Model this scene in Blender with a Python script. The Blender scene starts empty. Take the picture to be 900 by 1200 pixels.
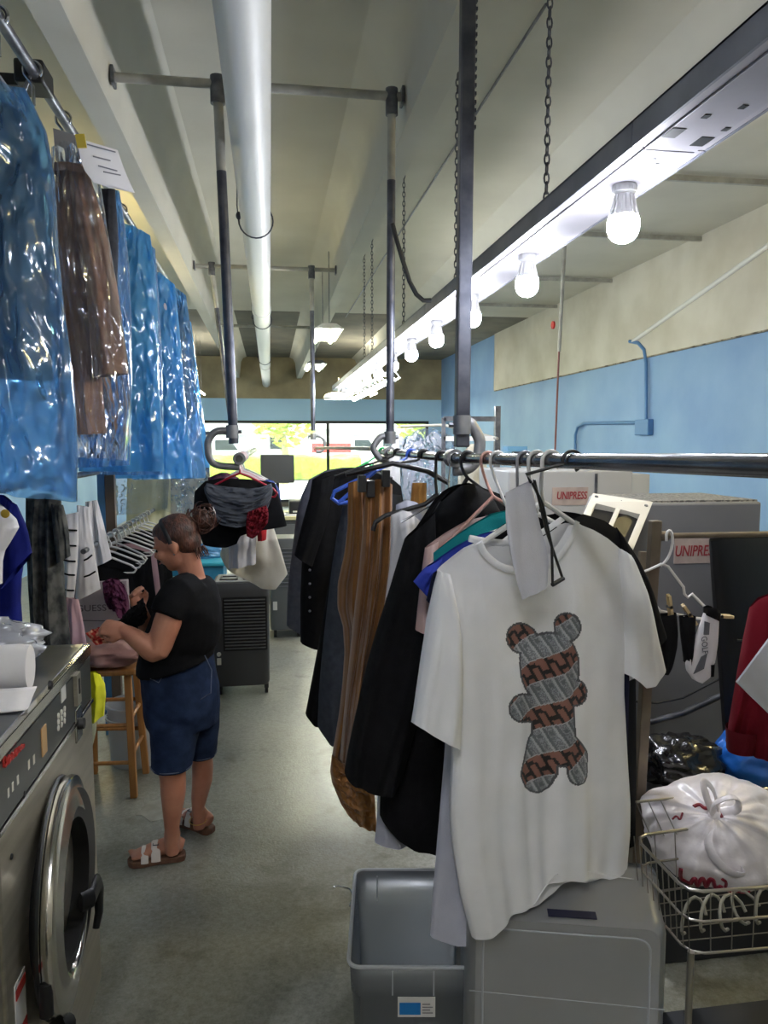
import bpy, math, random
from mathutils import Vector, Matrix, noise as mnoise
random.seed(7)
C = bpy.context.scene.collection
PI = math.pi
# ---------------------------------------------------------------- camera numbers
FOC = 880.0; YAW = math.radians(8.6); PIT = math.radians(5.4); H = 1.88
FW = Vector((math.sin(YAW)*math.cos(PIT), math.cos(YAW)*math.cos(PIT), -math.sin(PIT)))
RT = Vector((math.cos(YAW), -math.sin(YAW), 0))
UP = Vector((math.sin(YAW)*math.sin(PIT), math.cos(YAW)*math.sin(PIT), math.cos(PIT)))
EYE = Vector((0, 0, H))
def ray(px, py): return FW + RT*((px-450)/FOC) + UP*((600-py)/FOC)
def PY(px, py, Y): d = ray(px, py); return EYE + d*(Y/d.y)
def PX(px, py, X): d = ray(px, py); return EYE + d*(X/d.x)
def PZ(px, py, Z): d = ray(px, py); return EYE + d*((Z-H)/d.z)
cam = bpy.data.cameras.new('camera'); co = bpy.data.objects.new('camera', cam); C.objects.link(co)
co.location = EYE; co.rotation_euler = (PI/2-PIT, 0, -YAW)
cam.sensor_fit = 'VERTICAL'; cam.sensor_height = 36; cam.lens = 36*FOC/1200; cam.clip_start = .02; cam.clip_end = 300
bpy.context.scene.camera = co
vs = bpy.context.scene.view_settings
vs.view_transform = 'Standard'; vs.look = 'None'; vs.gamma = 1; vs.exposure = 0.95; vs.use_curve_mapping = False

# ---------------------------------------------------------------- materials
MATS = {}
def srgb(r, g, b):
    f = lambda c: (c/255/12.92) if c/255 <= .04045 else ((c/255+.055)/1.055)**2.4
    return (f(r), f(g), f(b), 1)
def mat(name, col, rough=.6, metal=0., col2=None, scale=8., bump=0., bscale=60., emit=None, estr=0., spec=.5, detail=4, lo=.35, hi=.65, stretch=None, sheen=0, trans=0., alpha=1.):
    if name in MATS: return MATS[name]
    m = bpy.data.materials.new(name); m.use_nodes = True; nt = m.node_tree; N = nt.nodes; L = nt.links
    b = N['Principled BSDF']
    b.inputs['Base Color'].default_value = srgb(*col); b.inputs['Roughness'].default_value = rough
    b.inputs['Metallic'].default_value = metal; b.inputs['Specular IOR Level'].default_value = spec
    if sheen: b.inputs['Sheen Weight'].default_value = sheen
    tc = N.new('ShaderNodeTexCoord'); mp = N.new('ShaderNodeMapping'); L.new(tc.outputs['Object'], mp.inputs[0])
    if stretch: mp.inputs['Scale'].default_value = stretch
    if col2:
        n = N.new('ShaderNodeTexNoise'); n.inputs['Scale'].default_value = scale; n.inputs['Detail'].default_value = detail
        L.new(mp.outputs[0], n.inputs[0])
        r = N.new('ShaderNodeValToRGB'); r.color_ramp.elements[0].position = lo; r.color_ramp.elements[1].position = hi
        r.color_ramp.elements[0].color = srgb(*col); r.color_ramp.elements[1].color = srgb(*col2)
        L.new(n.outputs[0], r.inputs[0]); L.new(r.outputs[0], b.inputs['Base Color'])
    if bump:
        n2 = N.new('ShaderNodeTexNoise'); n2.inputs['Scale'].default_value = bscale; n2.inputs['Detail'].default_value = 3
        L.new(mp.outputs[0], n2.inputs[0])
        bp = N.new('ShaderNodeBump'); bp.inputs['Strength'].default_value = bump; bp.inputs['Distance'].default_value = .01
        L.new(n2.outputs[0], bp.inputs['Height']); L.new(bp.outputs[0], b.inputs['Normal'])
    if emit:
        b.inputs['Emission Color'].default_value = srgb(*emit); b.inputs['Emission Strength'].default_value = estr
    MATS[name] = m
    return m
def film(name, tint, sheet, amount=.35, bscale=30., gloss=.25, rough=.12, bump=.8):
    """thin crinkled plastic film: tinted see-through layer, milky diffuse layer and sharp glints"""
    if name in MATS: return MATS[name]
    m = bpy.data.materials.new(name); m.use_nodes = True; nt = m.node_tree; N = nt.nodes; L = nt.links
    for n in list(N):
        if n.type != 'OUTPUT_MATERIAL': N.remove(n)
    out = [n for n in N if n.type == 'OUTPUT_MATERIAL'][0]
    tr = N.new('ShaderNodeBsdfTransparent'); tr.inputs[0].default_value = srgb(*tint)
    df = N.new('ShaderNodeBsdfDiffuse'); df.inputs[0].default_value = srgb(*sheet)
    tl = N.new('ShaderNodeBsdfTranslucent'); tl.inputs[0].default_value = srgb(*sheet)
    gl = N.new('ShaderNodeBsdfGlossy'); gl.inputs['Roughness'].default_value = rough; gl.inputs[0].default_value = (.9, .95, 1, 1)
    tc = N.new('ShaderNodeTexCoord'); mp = N.new('ShaderNodeMapping'); mp.inputs['Scale'].default_value = (1, 1, .45)
    L.new(tc.outputs['Object'], mp.inputs[0])
    no = N.new('ShaderNodeTexNoise'); no.inputs['Scale'].default_value = bscale; no.inputs['Detail'].default_value = 5; no.inputs['Roughness'].default_value = .65
    no.inputs['Distortion'].default_value = .6; no.noise_type = 'RIDGED_MULTIFRACTAL'
    L.new(mp.outputs[0], no.inputs[0])
    bp = N.new('ShaderNodeBump'); bp.inputs['Strength'].default_value = bump; bp.inputs['Distance'].default_value = .03
    L.new(no.outputs[0], bp.inputs['Height'])
    for s in (df, gl, tl): L.new(bp.outputs[0], s.inputs['Normal'])
    a = N.new('ShaderNodeMixShader'); a.inputs[0].default_value = .5; L.new(df.outputs[0], a.inputs[1]); L.new(tl.outputs[0], a.inputs[2])
    b = N.new('ShaderNodeMixShader'); b.inputs[0].default_value = amount; L.new(tr.outputs[0], b.inputs[1]); L.new(a.outputs[0], b.inputs[2])
    fr = N.new('ShaderNodeFresnel'); fr.inputs[0].default_value = 1.5; L.new(bp.outputs[0], fr.inputs['Normal'])
    mu = N.new('ShaderNodeMath'); mu.operation = 'MULTIPLY_ADD'; mu.inputs[1].default_value = 1.; mu.inputs[2].default_value = gloss; mu.use_clamp = True
    L.new(fr.outputs[0], mu.inputs[0])
    c = N.new('ShaderNodeMixShader'); L.new(mu.outputs[0], c.inputs[0]); L.new(b.outputs[0], c.inputs[1]); L.new(gl.outputs[0], c.inputs[2])
    L.new(c.outputs[0], out.inputs[0])
    MATS[name] = m
    return m

# ---------------------------------------------------------------- objects
def origin_of(o):
    v = Vector((0, 0, 0))
    while o: v += Vector(o.location); o = o.parent
    return v
def tag(o, label=None, cat=None, group=None, kind=None):
    if label: o['label'] = label
    if cat: o['category'] = cat
    if group: o['group'] = group
    if kind: o['kind'] = kind
    return o
def thing(name, loc, label, cat, group=None):
    o = bpy.data.objects.new(name, None); o.empty_display_size = .1; C.objects.link(o); o.location = Vector(loc)
    return tag(o, label, cat, group)
class MB:
    def __init__(s): s.v = []; s.f = []; s.m = []; s.mi = 0
    def add(s, vs_, fs):
        k = len(s.v); s.v += [Vector(p) for p in vs_]; s.f += [tuple(i+k for i in f) for f in fs]; s.m += [s.mi]*len(fs); return s
    def box(s, lo, hi, M=None):
        x0, y0, z0 = lo; x1, y1, z1 = hi
        vv = [Vector(p) for p in ((x0,y0,z0),(x1,y0,z0),(x1,y1,z0),(x0,y1,z0),(x0,y0,z1),(x1,y0,z1),(x1,y1,z1),(x0,y1,z1))]
        if M is not None: vv = [M @ p for p in vv]
        return s.add(vv, [(0,3,2,1),(4,5,6,7),(0,1,5,4),(1,2,6,5),(2,3,7,6),(3,0,4,7)])
    def bar(s, a, b, w, h=None, up=(0,0,1)):
        """rectangular bar from a to b"""
        a = Vector(a); b = Vector(b); h = h or w; d = (b-a).normalized(); up = Vector(up)
        if abs(d.dot(up)) > .95: up = Vector((0,1,0))
        sx = d.cross(up).normalized(); uy = sx.cross(d).normalized()
        vv = [p + sx*(w/2*i) + uy*(h/2*j) for p in (a, b) for i, j in ((-1,-1),(1,-1),(1,1),(-1,1))]
        return s.add(vv, [(0,1,2,3)[::-1],(4,5,6,7),(0,1,5,4),(1,2,6,5),(2,3,7,6),(3,0,4,7)])
    def tube(s, path, r, n=10, caps=True, flat=1., ref=None):
        P = [Vector(p) for p in path]; R = r if isinstance(r, (list, tuple)) else [r]*len(P)
        T = []
        for i in range(len(P)):
            a = P[max(i-1, 0)]; b = P[min(i+1, len(P)-1)]; T.append((b-a).normalized())
        u = Vector(ref) if ref is not None else Vector((0,0,1)) if abs(T[0].z) < .9 else Vector((1,0,0))
        vv = []
        for i in range(len(P)):
            u = (u - T[i]*u.dot(T[i])); u.normalize(); w = T[i].cross(u)
            rr = R[i] if isinstance(R[i], (tuple, list)) else (R[i], R[i]*flat)
            for k in range(n):
                t = 2*PI*k/n; vv.append(P[i] + u*(math.cos(t)*rr[0]) + w*(math.sin(t)*rr[1]))
        fs = []
        for i in range(len(P)-1):
            for k in range(n):
                k2 = (k+1) % n; fs.append((i*n+k, i*n+k2, (i+1)*n+k2, (i+1)*n+k))
        if caps: fs.append(tuple(range(n))[::-1]); fs.append(tuple(range((len(P)-1)*n, len(P)*n)))
        return s.add(vv, fs)
    def ell(s, c, r, M=None, nu=16, nv=10):
        vv = []; c = Vector(c)
        for j in range(nv+1):
            ph = PI*j/nv
            for i in range(nu):
                th = 2*PI*i/nu; p = Vector((math.sin(ph)*math.cos(th)*r[0], math.sin(ph)*math.sin(th)*r[1], math.cos(ph)*r[2]))
                if M is not None: p = M @ p
                vv.append(c+p)
        fs = [(j*nu+i, (j+1)*nu+i, (j+1)*nu+(i+1) % nu, j*nu+(i+1) % nu) for j in range(nv) for i in range(nu)]
        return s.add(vv, fs)
    def rings(s, rl, n=20, caps=True, pw=2.0):
        """horizontal rings: (cx, cy, z, rx, ry)"""
        vv = []
        for cx, cy, z, rx, ry in rl:
            for k in range(n):
                t = 2*PI*k/n; c_, s_ = math.cos(t), math.sin(t)
                e = 2/pw
                vv.append(Vector((cx+math.copysign(abs(c_)**e, c_)*rx, cy+math.copysign(abs(s_)**e, s_)*ry, z)))
        fs = [(i*n+k, i*n+(k+1) % n, (i+1)*n+(k+1) % n, (i+1)*n+k) for i in range(len(rl)-1) for k in range(n)]
        if caps: fs.append(tuple(range(n))[::-1]); fs.append(tuple(range((len(rl)-1)*n, len(rl)*n)))
        return s.add(vv, fs)
    def lathe(s, c, prof, n=24, axis=(0,0,1)):
        """profile (r, h) along axis from c"""
        c = Vector(c); ax = Vector(axis).normalized(); q = Vector((0,0,1)).rotation_difference(ax)
        vv = [c + q @ Vector((r*math.cos(2*PI*k/n), r*math.sin(2*PI*k/n), h)) for r, h in prof for k in range(n)]
        fs = [(i*n+k, i*n+(k+1) % n, (i+1)*n+(k+1) % n, (i+1)*n+k) for i in range(len(prof)-1) for k in range(n)]
        return s.add(vv, fs)
    def prism(s, poly, ext):
        """3-D polygon extruded by vector"""
        n = len(poly); e = Vector(ext); vv = [Vector(p) for p in poly] + [Vector(p)+e for p in poly]
        return s.add(vv, [tuple(range(n))[::-1], tuple(range(n, 2*n))] + [(i, (i+1) % n, (i+1) % n+n, i+n) for i in range(n)])
    def grid(s, pts, nu, nv, closed=False):
        k = len(s.v); s.v += [Vector(p) for p in pts]
        for j in range(nv-1):
            for i in range(nu if closed else nu-1):
                i2 = (i+1) % nu; s.f.append((k+j*nu+i, k+j*nu+i2, k+(j+1)*nu+i2, k+(j+1)*nu+i)); s.m.append(s.mi)
        return s
    def build(s, name, mats, parent=None, smooth=True, bevel=0, solid=0, subsurf=0, remesh=0, recalc=True, label=None, angle=40):
        import bmesh
        if not isinstance(mats, (list, tuple)): mats = [mats]
        if parent is None:
            xs = [p.x for p in s.v]; ys = [p.y for p in s.v]; zs = [p.z for p in s.v]
            og = Vector(((min(xs)+max(xs))/2, (min(ys)+max(ys))/2, min(zs)))
        else: og = origin_of(parent)
        me = bpy.data.meshes.new(name); me.from_pydata([tuple(p-og) for p in s.v], [], s.f)
        for m in mats: me.materials.append(m)
        for i, p in enumerate(me.polygons): p.material_index = s.m[i]; p.use_smooth = bool(smooth)
        bm = bmesh.new(); bm.from_mesh(me)
        if recalc: bmesh.ops.recalc_face_normals(bm, faces=bm.faces)
        if smooth and not remesh:
            th = math.radians(angle)
            for e in bm.edges:
                if len(e.link_faces) == 2 and e.calc_face_angle(0) > th: e.smooth = False
        bm.to_mesh(me); bm.free(); me.update()
        o = bpy.data.objects.new(name, me); C.objects.link(o)
        if parent is None: o.location = og
        else: o.parent = parent
        if remesh:
            r = o.modifiers.new('r', 'REMESH'); r.mode = 'VOXEL'; r.voxel_size = remesh; r.use_smooth_shade = True
            q = o.modifiers.new('s', 'SMOOTH'); q.iterations = 4; q.factor = .5
        if bevel:
            b = o.modifiers.new('b', 'BEVEL'); b.width = bevel; b.segments = 2; b.limit_method = 'ANGLE'; b.angle_limit = math.radians(35)
        if solid:
            b = o.modifiers.new('t', 'SOLIDIFY'); b.thickness = solid; b.offset = 0
        if subsurf:
            b = o.modifiers.new('d', 'SUBSURF'); b.levels = b.render_levels = subsurf
        if label: o['label'] = label
        return o
def dup(root, loc, label=None, rot=None, group=None):
    def cp(o, par):
        c = o.copy(); C.objects.link(c); c.parent = par
        for ch in [x for x in bpy.data.objects if x.parent == o]: cp(ch, c)
        return c
    r = cp(root, None); r.location = Vector(loc)
    if rot is not None: r.rotation_euler = rot
    if label: r['label'] = label
    if group: r['group'] = group
    return r
def text(name, s, m, M, size, parent, ext=.001, shear=0, width=None, bold=0):
    cu = bpy.data.curves.new('t', 'FONT'); cu.body = s; cu.size = size; cu.extrude = ext; cu.align_x = 'CENTER'; cu.align_y = 'CENTER'; cu.shear = shear
    cu.offset = bold; cu.resolution_u = 3
    to = bpy.data.objects.new('t', cu); C.objects.link(to)
    dg = bpy.context.evaluated_depsgraph_get(); me = bpy.data.meshes.new_from_object(to.evaluated_get(dg)); bpy.data.objects.remove(to)
    if width:
        xs = [v.co.x for v in me.vertices]; k = width/(max(xs)-min(xs))
        for v in me.vertices: v.co.x *= k
    og = origin_of(parent)
    for v in me.vertices: v.co = (M @ v.co) - og
    me.materials.clear(); me.materials.append(m)
    o = bpy.data.objects.new(name, me); C.objects.link(o); o.parent = parent
    return o
def frameM(o, x, z):
    """matrix placing local X along x, local Y along z(up), normal = x cross z"""
    x = Vector(x).normalized(); y = Vector(z); y = (y - x*y.dot(x)).normalized(); n = x.cross(y)
    return Matrix(((x.x, y.x, n.x, o[0]), (x.y, y.y, n.y, o[1]), (x.z, y.z, n.z, o[2]), (0, 0, 0, 1)))

# ---------------------------------------------------------------- cloth
class Pl:
    """upright plane standing through two pixels at two distances"""
    def __init__(s, x0, Y0, x1, Y1):
        s.a = PY(x0, 600, Y0); b = PY(x1, 600, Y1); d = Vector((b.x-s.a.x, b.y-s.a.y, 0)).normalized()
        s.d = d; s.n = Vector((d.y, -d.x, 0))
        if s.n.dot(s.a) > 0: s.n = -s.n          # n points to the camera side
    def p(s, px, py, off=0):
        r = ray(px, py); t = (s.a-EYE).dot(s.n)/r.dot(s.n); return EYE + r*t + s.n*off
def poly(pts, t):
    """point on a polyline at 0..1 of its length"""
    L = [0]
    for a, b in zip(pts, pts[1:]): L.append(L[-1]+math.hypot(b[0]-a[0], b[1]-a[1]))
    d = t*L[-1]
    for i in range(len(pts)-1):
        if d <= L[i+1] or i == len(pts)-2:
            k = (d-L[i])/max(L[i+1]-L[i], 1e-9); k = min(max(k, 0), 1)
            return (pts[i][0]+(pts[i+1][0]-pts[i][0])*k, pts[i][1]+(pts[i+1][1]-pts[i][1])*k)
def smooth_poly(pts, it=2):
    for _ in range(it):
        q = [pts[0]]
        for a, b in zip(pts, pts[1:]): q += [(a[0]*.75+b[0]*.25, a[1]*.75+b[1]*.25), (a[0]*.25+b[0]*.75, a[1]*.25+b[1]*.75)]
        q.append(pts[-1]); pts = q
    return pts
def coons(T, B, L, R, u, v):
    t = poly(T, u); b = poly(B, u); l = poly(L, v); r = poly(R, v)
    o = []
    for i in (0, 1):
        o.append((1-v)*t[i]+v*b[i]+(1-u)*l[i]+u*r[i]-((1-u)*(1-v)*T[0][i]+u*(1-v)*T[-1][i]+(1-u)*v*B[0][i]+u*v*B[-1][i]))
    return o
def cloth(mb, pl, T, B, L, R, depth=.05, fold=.01, nf=4, seed=0, nu=40, nv=50, topd=.25, back=None, off=0, crump=.0, diag=.0, topfold=.15, both=True):
    """two-faced hanging cloth: px outlines T (left-right), B (left-right), L, R (top-bottom)"""
    T, B, L, R = [smooth_poly(list(a), 1) for a in (T, B, L, R)]
    rnd = random.Random(seed); ph = [rnd.uniform(0, 6.28) for _ in range(6)]; fr = [nf*.42*rnd.uniform(.75, 1.3) for _ in range(3)]
    def face(sg, T_):
        pts = []
        for j in range(nv):
            v = j/(nv-1)
            for i in range(nu):
                u = .5-.5*math.cos(PI*i/(nu-1)); u = .5*u+.5*i/(nu-1)
                p = coons(T_, B, L, R, u, v)
                e = math.sqrt(max(0, 1-(2*u-1)**2))
                ramp = topd+(1-topd)*min(1, v*3)**.7
                d = depth*e**.8*ramp
                g = fold*e*(topfold+(1-topfold)*v**.8)
                un = u+diag*v+.05*mnoise.noise(Vector((u*2,v*2.5,seed)))
                a1 = .55+.45*math.sin(2.6*v+ph[4]+3*u); a2 = .5+.5*math.sin(3.4*v+ph[5]-4*u)
                d += g*(math.sin(2*PI*fr[0]*un+ph[0]+1.2*math.sin(2.2*v+ph[3]))+.6*a1*math.sin(2*PI*fr[1]*1.9*un+ph[1]+sg)+.35*a2*math.sin(2*PI*fr[2]*3.3*un+ph[2]+3*v))
                d += fold*e*.35*mnoise.noise(Vector((u*5, v*6, seed*1.7+sg)))
                if crump: 
                    q = Vector((u*6, v*9, seed+sg*3)); d += crump*e*(mnoise.noise(q)+.5*mnoise.noise(q*2.3)-.7*abs(mnoise.noise(Vector((u*9+2*v, v*11-3*u, seed)))) )
                pts.append(pl.p(p[0], p[1], off+sg*d))
        mb.grid(pts, nu, nv)
    face(1, T)
    if both: face(-1, smooth_poly(list(back), 1) if back else T)
    return mb
def strand(pts, r, n=8): return MB().tube(pts, r, n)
def arc(c, r, a0, a1, ax, ay, n=10):
    c = Vector(c); ax = Vector(ax); ay = Vector(ay)
    return [c+ax*(r*math.cos(a0+(a1-a0)*i/n))+ay*(r*math.sin(a0+(a1-a0)*i/n)) for i in range(n+1)]
# ================================================================ THE SETTING
ZC = 4.25; XW = 5.0; YB = 21.8; XL = -3.4; ZS = 3.65
m_floor = mat('floor_paint', (134,135,126), .34, col2=(156,155,142), scale=1.6, bump=.14, bscale=90, detail=12, lo=.3, hi=.7)
_nt = m_floor.node_tree; _N = _nt.nodes; _L = _nt.links; _b = _N['Principled BSDF']
_base = _b.inputs['Base Color'].links[0].from_socket; _tc = [n for n in _N if n.type == 'TEX_COORD'][0]
_n = _N.new('ShaderNodeTexNoise'); _n.inputs['Scale'].default_value = 55; _n.inputs['Detail'].default_value = 8; _n.inputs['Roughness'].default_value = .8; _L.new(_tc.outputs['Object'], _n.inputs[0])
_r = _N.new('ShaderNodeValToRGB'); _r.color_ramp.elements[0].position = .33; _r.color_ramp.elements[0].color = (.52,.51,.46,1); _r.color_ramp.elements[1].position = .62; _r.color_ramp.elements[1].color = (1,1,1,1)
_L.new(_n.outputs[0], _r.inputs[0])
_m = _N.new('ShaderNodeMixRGB'); _m.blend_type = 'MULTIPLY'; _m.inputs[0].default_value = 1; _L.new(_base, _m.inputs[1]); _L.new(_r.outputs[0], _m.inputs[2])
_n3 = _N.new('ShaderNodeTexNoise'); _n3.inputs['Scale'].default_value = 7; _n3.inputs['Detail'].default_value = 10; _L.new(_tc.outputs['Object'], _n3.inputs[0])
_r3 = _N.new('ShaderNodeValToRGB'); _r3.color_ramp.elements[0].position = .28; _r3.color_ramp.elements[0].color = (.55,.53,.48,1); _r3.color_ramp.elements[1].position = .42; _r3.color_ramp.elements[1].color = (1,1,1,1)
_L.new(_n3.outputs[0], _r3.inputs[0]); _m3 = _N.new('ShaderNodeMixRGB'); _m3.blend_type = 'MULTIPLY'; _m3.inputs[0].default_value = .8; _L.new(_m.outputs[0], _m3.inputs[1]); _L.new(_r3.outputs[0], _m3.inputs[2])
_L.new(_m3.outputs[0], _b.inputs['Base Color'])
m_ceil = mat('ceiling_paint', (196,193,180), .8, col2=(206,203,190), scale=1.2, bump=.1, bscale=25)
m_conc = mat('raw_concrete', (142,132,106), .9, col2=(170,158,126), scale=1.7, bump=.2, bscale=30, detail=8)
m_dark = mat('dark_concrete', (98,96,88), .9, col2=(120,116,104), scale=1.5, bump=.15, bscale=30, detail=8)
m_blue = mat('blue_wall_paint', (118,154,200), .55, col2=(134,170,208), scale=1.1, bump=.12, bscale=14, detail=8)
m_blue2 = mat('pale_blue_paint', (172,212,240), .6)
m_cream = mat('cream_plaster', (196,190,174), .85, col2=(214,209,196), scale=1.4, bump=.2, bscale=10, detail=9)
m_frame = mat('dark_window_frame', (38,44,48), .4, .4)
m_glass = film('window_glass', (244,250,248), (230,240,240), .03, 3, .02, .02, .0)
def struct(name, mb, m, parent=None, **k):
    o = mb.build(name, m, parent, **k)
    if parent is None: o['kind'] = 'structure'
    return o
struct('floor', MB().box((XL,-1.5,-.1), (XW,YB,0)), m_floor, smooth=False)
# double-tee ceiling: slab with deep stems, pale up to the back part, darker grey beyond
def tee(x0, y0, y1, mb):
    pr = [(-.12,ZC+.02),(-.10,4.02),(-.075,ZS),(.075,ZS),(.10,4.02),(.12,ZC+.02)]
    a = [(-.30,ZC+.01),(-.17,ZC-.05),(-.115,ZC-.16),(-.07,ZS),(.07,ZS),(.115,ZC-.16),(.17,ZC-.05),(.30,ZC+.01)]
    mb.prism([(x0+x, y0, z) for x, z in a], (0, y1-y0, 0))
YP = 14.2
mb = MB().box((XL,-1.5,ZC), (XW,YP,ZC+.15))
for x in (-2.62,-.885,.85,2.62,4.3): 
    if x < 4: tee(x, -1.5, YB, mb)
struct('ceiling', mb, m_ceil, angle=60)
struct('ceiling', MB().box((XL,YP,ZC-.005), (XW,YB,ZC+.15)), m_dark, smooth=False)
struct('wall_left', MB().box((XL-.15,-1.5,0), (XL,YB,ZC)), m_blue, smooth=False)
struct('wall_right', MB().box((XW,-1.5,0), (XW+.15,YB,ZC)), m_blue, smooth=False)
struct('wall_near', MB().box((XL,-1.65,0), (XW,-1.5,ZC)), m_cream, smooth=False)
# cream plaster band with a ragged lower edge
mb = MB(); pts = []; n = 160
for side in (0, 1):
    for j in range(2):
        for i in range(n+1):
            y = -1.5+(16.4+1.5)*i/n
            z = ZC if j else 3.0+.018*mnoise.noise(Vector((y*3,0,1)))+.01*mnoise.noise(Vector((y*11,4,1)))
            pts.append((XW-.035+(0.034*side), y, z))
mb.grid(pts[:2*(n+1)], n+1, 2); mb.grid(pts[2*(n+1):], n+1, 2)
mb.box((XW-.035,16.38,3.0), (XW-.001,16.42,ZC))
struct('trim_1', mb, m_cream, smooth=False)
struct('trim_2', MB().box((XW-.037,-1.5,2.985), (XW-.002,16.38,3.0)), mat('crumbling_edge', (90,82,70), .9, col2=(160,150,130), scale=6, lo=.4, hi=.5), smooth=False)
# far wall: concrete header, blue band, shop window
struct('wall_back', MB().box((XL,YB,3.08), (XW,YB+.2,ZC)), m_conc, smooth=False)
struct('wall_back', MB().box((XL,YB-.02,2.44), (XW,YB+.2,3.08)).box((4.62,YB,0), (XW,YB+.2,2.44)), m_blue2, smooth=False)
struct('wall_back', MB().box((XL,YB,0), (4.62,YB+.2,.12)), m_dark, smooth=False)
w = MB()
w.box((XL,YB-.03,2.38), (4.62,YB+.08,2.46)); w.box((XL,YB,.12), (4.62,YB+.08,.2))
for x in (-3.35,-1.9,1.66,4.58):
    w.box((x-.04,YB,.12), (x+.04,YB+.08,2.44))

wo = struct('window_1', w, m_frame, smooth=False)
MB().box((XL+.02,YB+.035,.15), (4.60,YB+.045,2.42)).build('pane', m_glass, wo, smooth=False)
# ================================================================ OUTSIDE
m_asph = mat('parking_lot', (196,194,186), .9, col2=(216,214,206), scale=.6)
struct('ground', MB().box((-40,YB+.25,-.12), (45,110,-.06)), m_asph, smooth=False)
m_leaf = mat('hedge_leaf', (122,158,40), .7, col2=(176,204,60), scale=3, bump=.8, bscale=12)
def hedge(x0, x1, y, h, lab, sd):
    mb = MB(); nu, nv = 60, 8; pts = []
    for j in range(nv*2):
        a = PI*j/(nv*2-1)
        for i in range(nu):
            x = x0+(x1-x0)*i/(nu-1); r = 1+.18*mnoise.noise(Vector((x*1.5, a*2, sd)))
            pts.append((x, y-math.cos(a)*.7*r, max(-.06, h*math.sin(a)**.4*r)))
    mb.grid(pts, nu, nv*2); o = mb.build('hedge', m_leaf); tag(o, lab, 'hedge')
hedge(-14, 4.5, 38, 1.15, 'long bright green clipped hedge outside the shop window, left of the mullion', 1)
hedge(5.5, 18, 38, 1.15, 'bright green clipped hedge outside the window, on the right', 2)
def tree(x, y, h, r, lab, sd):
    t = thing('tree', (x, y, -.06), lab, 'tree')
    MB().tube([(x,y,-.06),(x+.1,y,h*.5),(x,y,h)], [.22,.17,.1], 10).build('trunk', mat('bark', (150,140,110), .9, bump=.4), t)
    mb = MB(); rn = random.Random(sd)
    for i in range(420):
        d = Vector((rn.gauss(0,1), rn.gauss(0,1), rn.gauss(0,.8))).normalized()*r*rn.uniform(.35,1); c = Vector((x,y,h+r*.5))+d
        s = rn.uniform(.18,.34); q = Matrix.Rotation(rn.uniform(0,6), 3, 'Z') @ Matrix.Rotation(rn.uniform(0,3), 3, 'X')
        mb.add([c+q@Vector(p) for p in ((-s,0,0),(0,-s*.5,.03),(s,0,0),(0,s*.5,.03))], [(0,1,2,3)])
    mb.build('foliage', mat('tree_leaf', (150,170,60), .7, col2=(200,210,90), scale=1), t, smooth=False)
tree(.6, 34, 2.2, 1.5, 'leafy young street tree seen through the window above the monitor', 3)
tree(-4.6, 33, 2.0, 1.3, 'small leafy street tree at the left end of the window', 4)
tree(6.6, 33, 2.4, 1.3, 'leafy street tree seen right of the window mullion', 5)
# pale building with balconies across the street
m_w = mat('far_wall', (226,222,214), .9); m_b = mat('far_grey', (150,152,150), .8)  # pale wall tone, plain grey for ledges and some windows
t = thing('building', (0,56,-.06), 'long pale two storey building across the parking lot outside the window', 'building')
MB().box((-30,56,-.06), (34,62,8)).build('wall', m_w, t, smooth=False)
for z in (.9, 2.5, 4.1): MB().box((-30,55.5,z), (34,56,z+.25)).build('ledge', m_b, t, smooth=False)
for i in range(22): MB().box((-28+i*2.8,55.9,1.3), (-26.9+i*2.8,56.0,2.3)).build('window', m_frame if i % 3 else m_b, t, smooth=False)
def van(x, y, col, lab, red):
    t = thing('van', (x, y, -.06), lab, 'van'); m1 = mat('van_'+str(col[0]), col, .3)
    b = [(x-2.4,y,.35),(x-2.4,y,1.7),(x-2.2,y,2.15),(x+1.3,y,2.15),(x+1.9,y,1.4),(x+2.5,y,1.2),(x+2.5,y,.35)]
    MB().prism(b, (0,1.9,0)).build('body', m1, t, smooth=False, bevel=.05)
    MB().prism([(x+.3,y-.01,1.35),(x+.3,y-.01,1.95),(x+1.15,y-.01,1.95),(x+1.6,y-.01,1.35)], (0,.02,0)).build('side_window', m_frame, t, smooth=False)
    if red: MB().box((x-2.2,y-.015,1.2), (x+.1,y+.005,1.75)).build('stripe', mat('van_red', (206,60,60), .4), t, smooth=False)
    for q in (-1.5,1.5): MB().lathe((x+q,y-.02,.3), [(.02,0),(.34,0),(.36,.05),(.36,.2),(.02,.22)], 20, (0,1,0)).build('wheel', m_frame, t)
van(4.6, 44, (232,232,228), 'white van with a red side panel parked outside the window', True)
van(-3.4, 44, (210,214,218), 'pale silver van parked outside behind the left end of the hedge', False)
van(10.2, 45, (222,224,220), 'white van without markings parked outside on the far right', False)

# ================================================================ OVERHEAD PIPES
m_pipe = mat('white_duct_paint', (214,214,212), .45, bump=.05, bscale=30)
m_gal = mat('galvanized_steel', (128,130,136), .42, .75, col2=(88,90,98), scale=14, bump=.05)
m_dgal = mat('dark_steel_pipe', (70,72,82), .4, .7, col2=(96,98,106), scale=12)
m_paintp = mat('painted_pipe', (150,148,140), .55, col2=(176,174,164), scale=9)
m_wht = mat('white_enamel', (226,226,222), .4); m_blk = mat('black_plastic', (18,18,19), .45)
t = thing('drain_pipe', (-.08, -1.2, 3.5), 'large white round pipe running along the ceiling to the back wall', 'pipe')
MB().tube([(-.08,y,3.5) for y in (-1.2,3,9,15,YB+.02)], .108, 32).build('pipe_run', m_pipe, t)
for y in (9.6, 16.5): MB().tube([(-.08,y-.09,3.5),(-.08,y+.09,3.5)], .117, 32).build('coupling', m_pipe, t)
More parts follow.
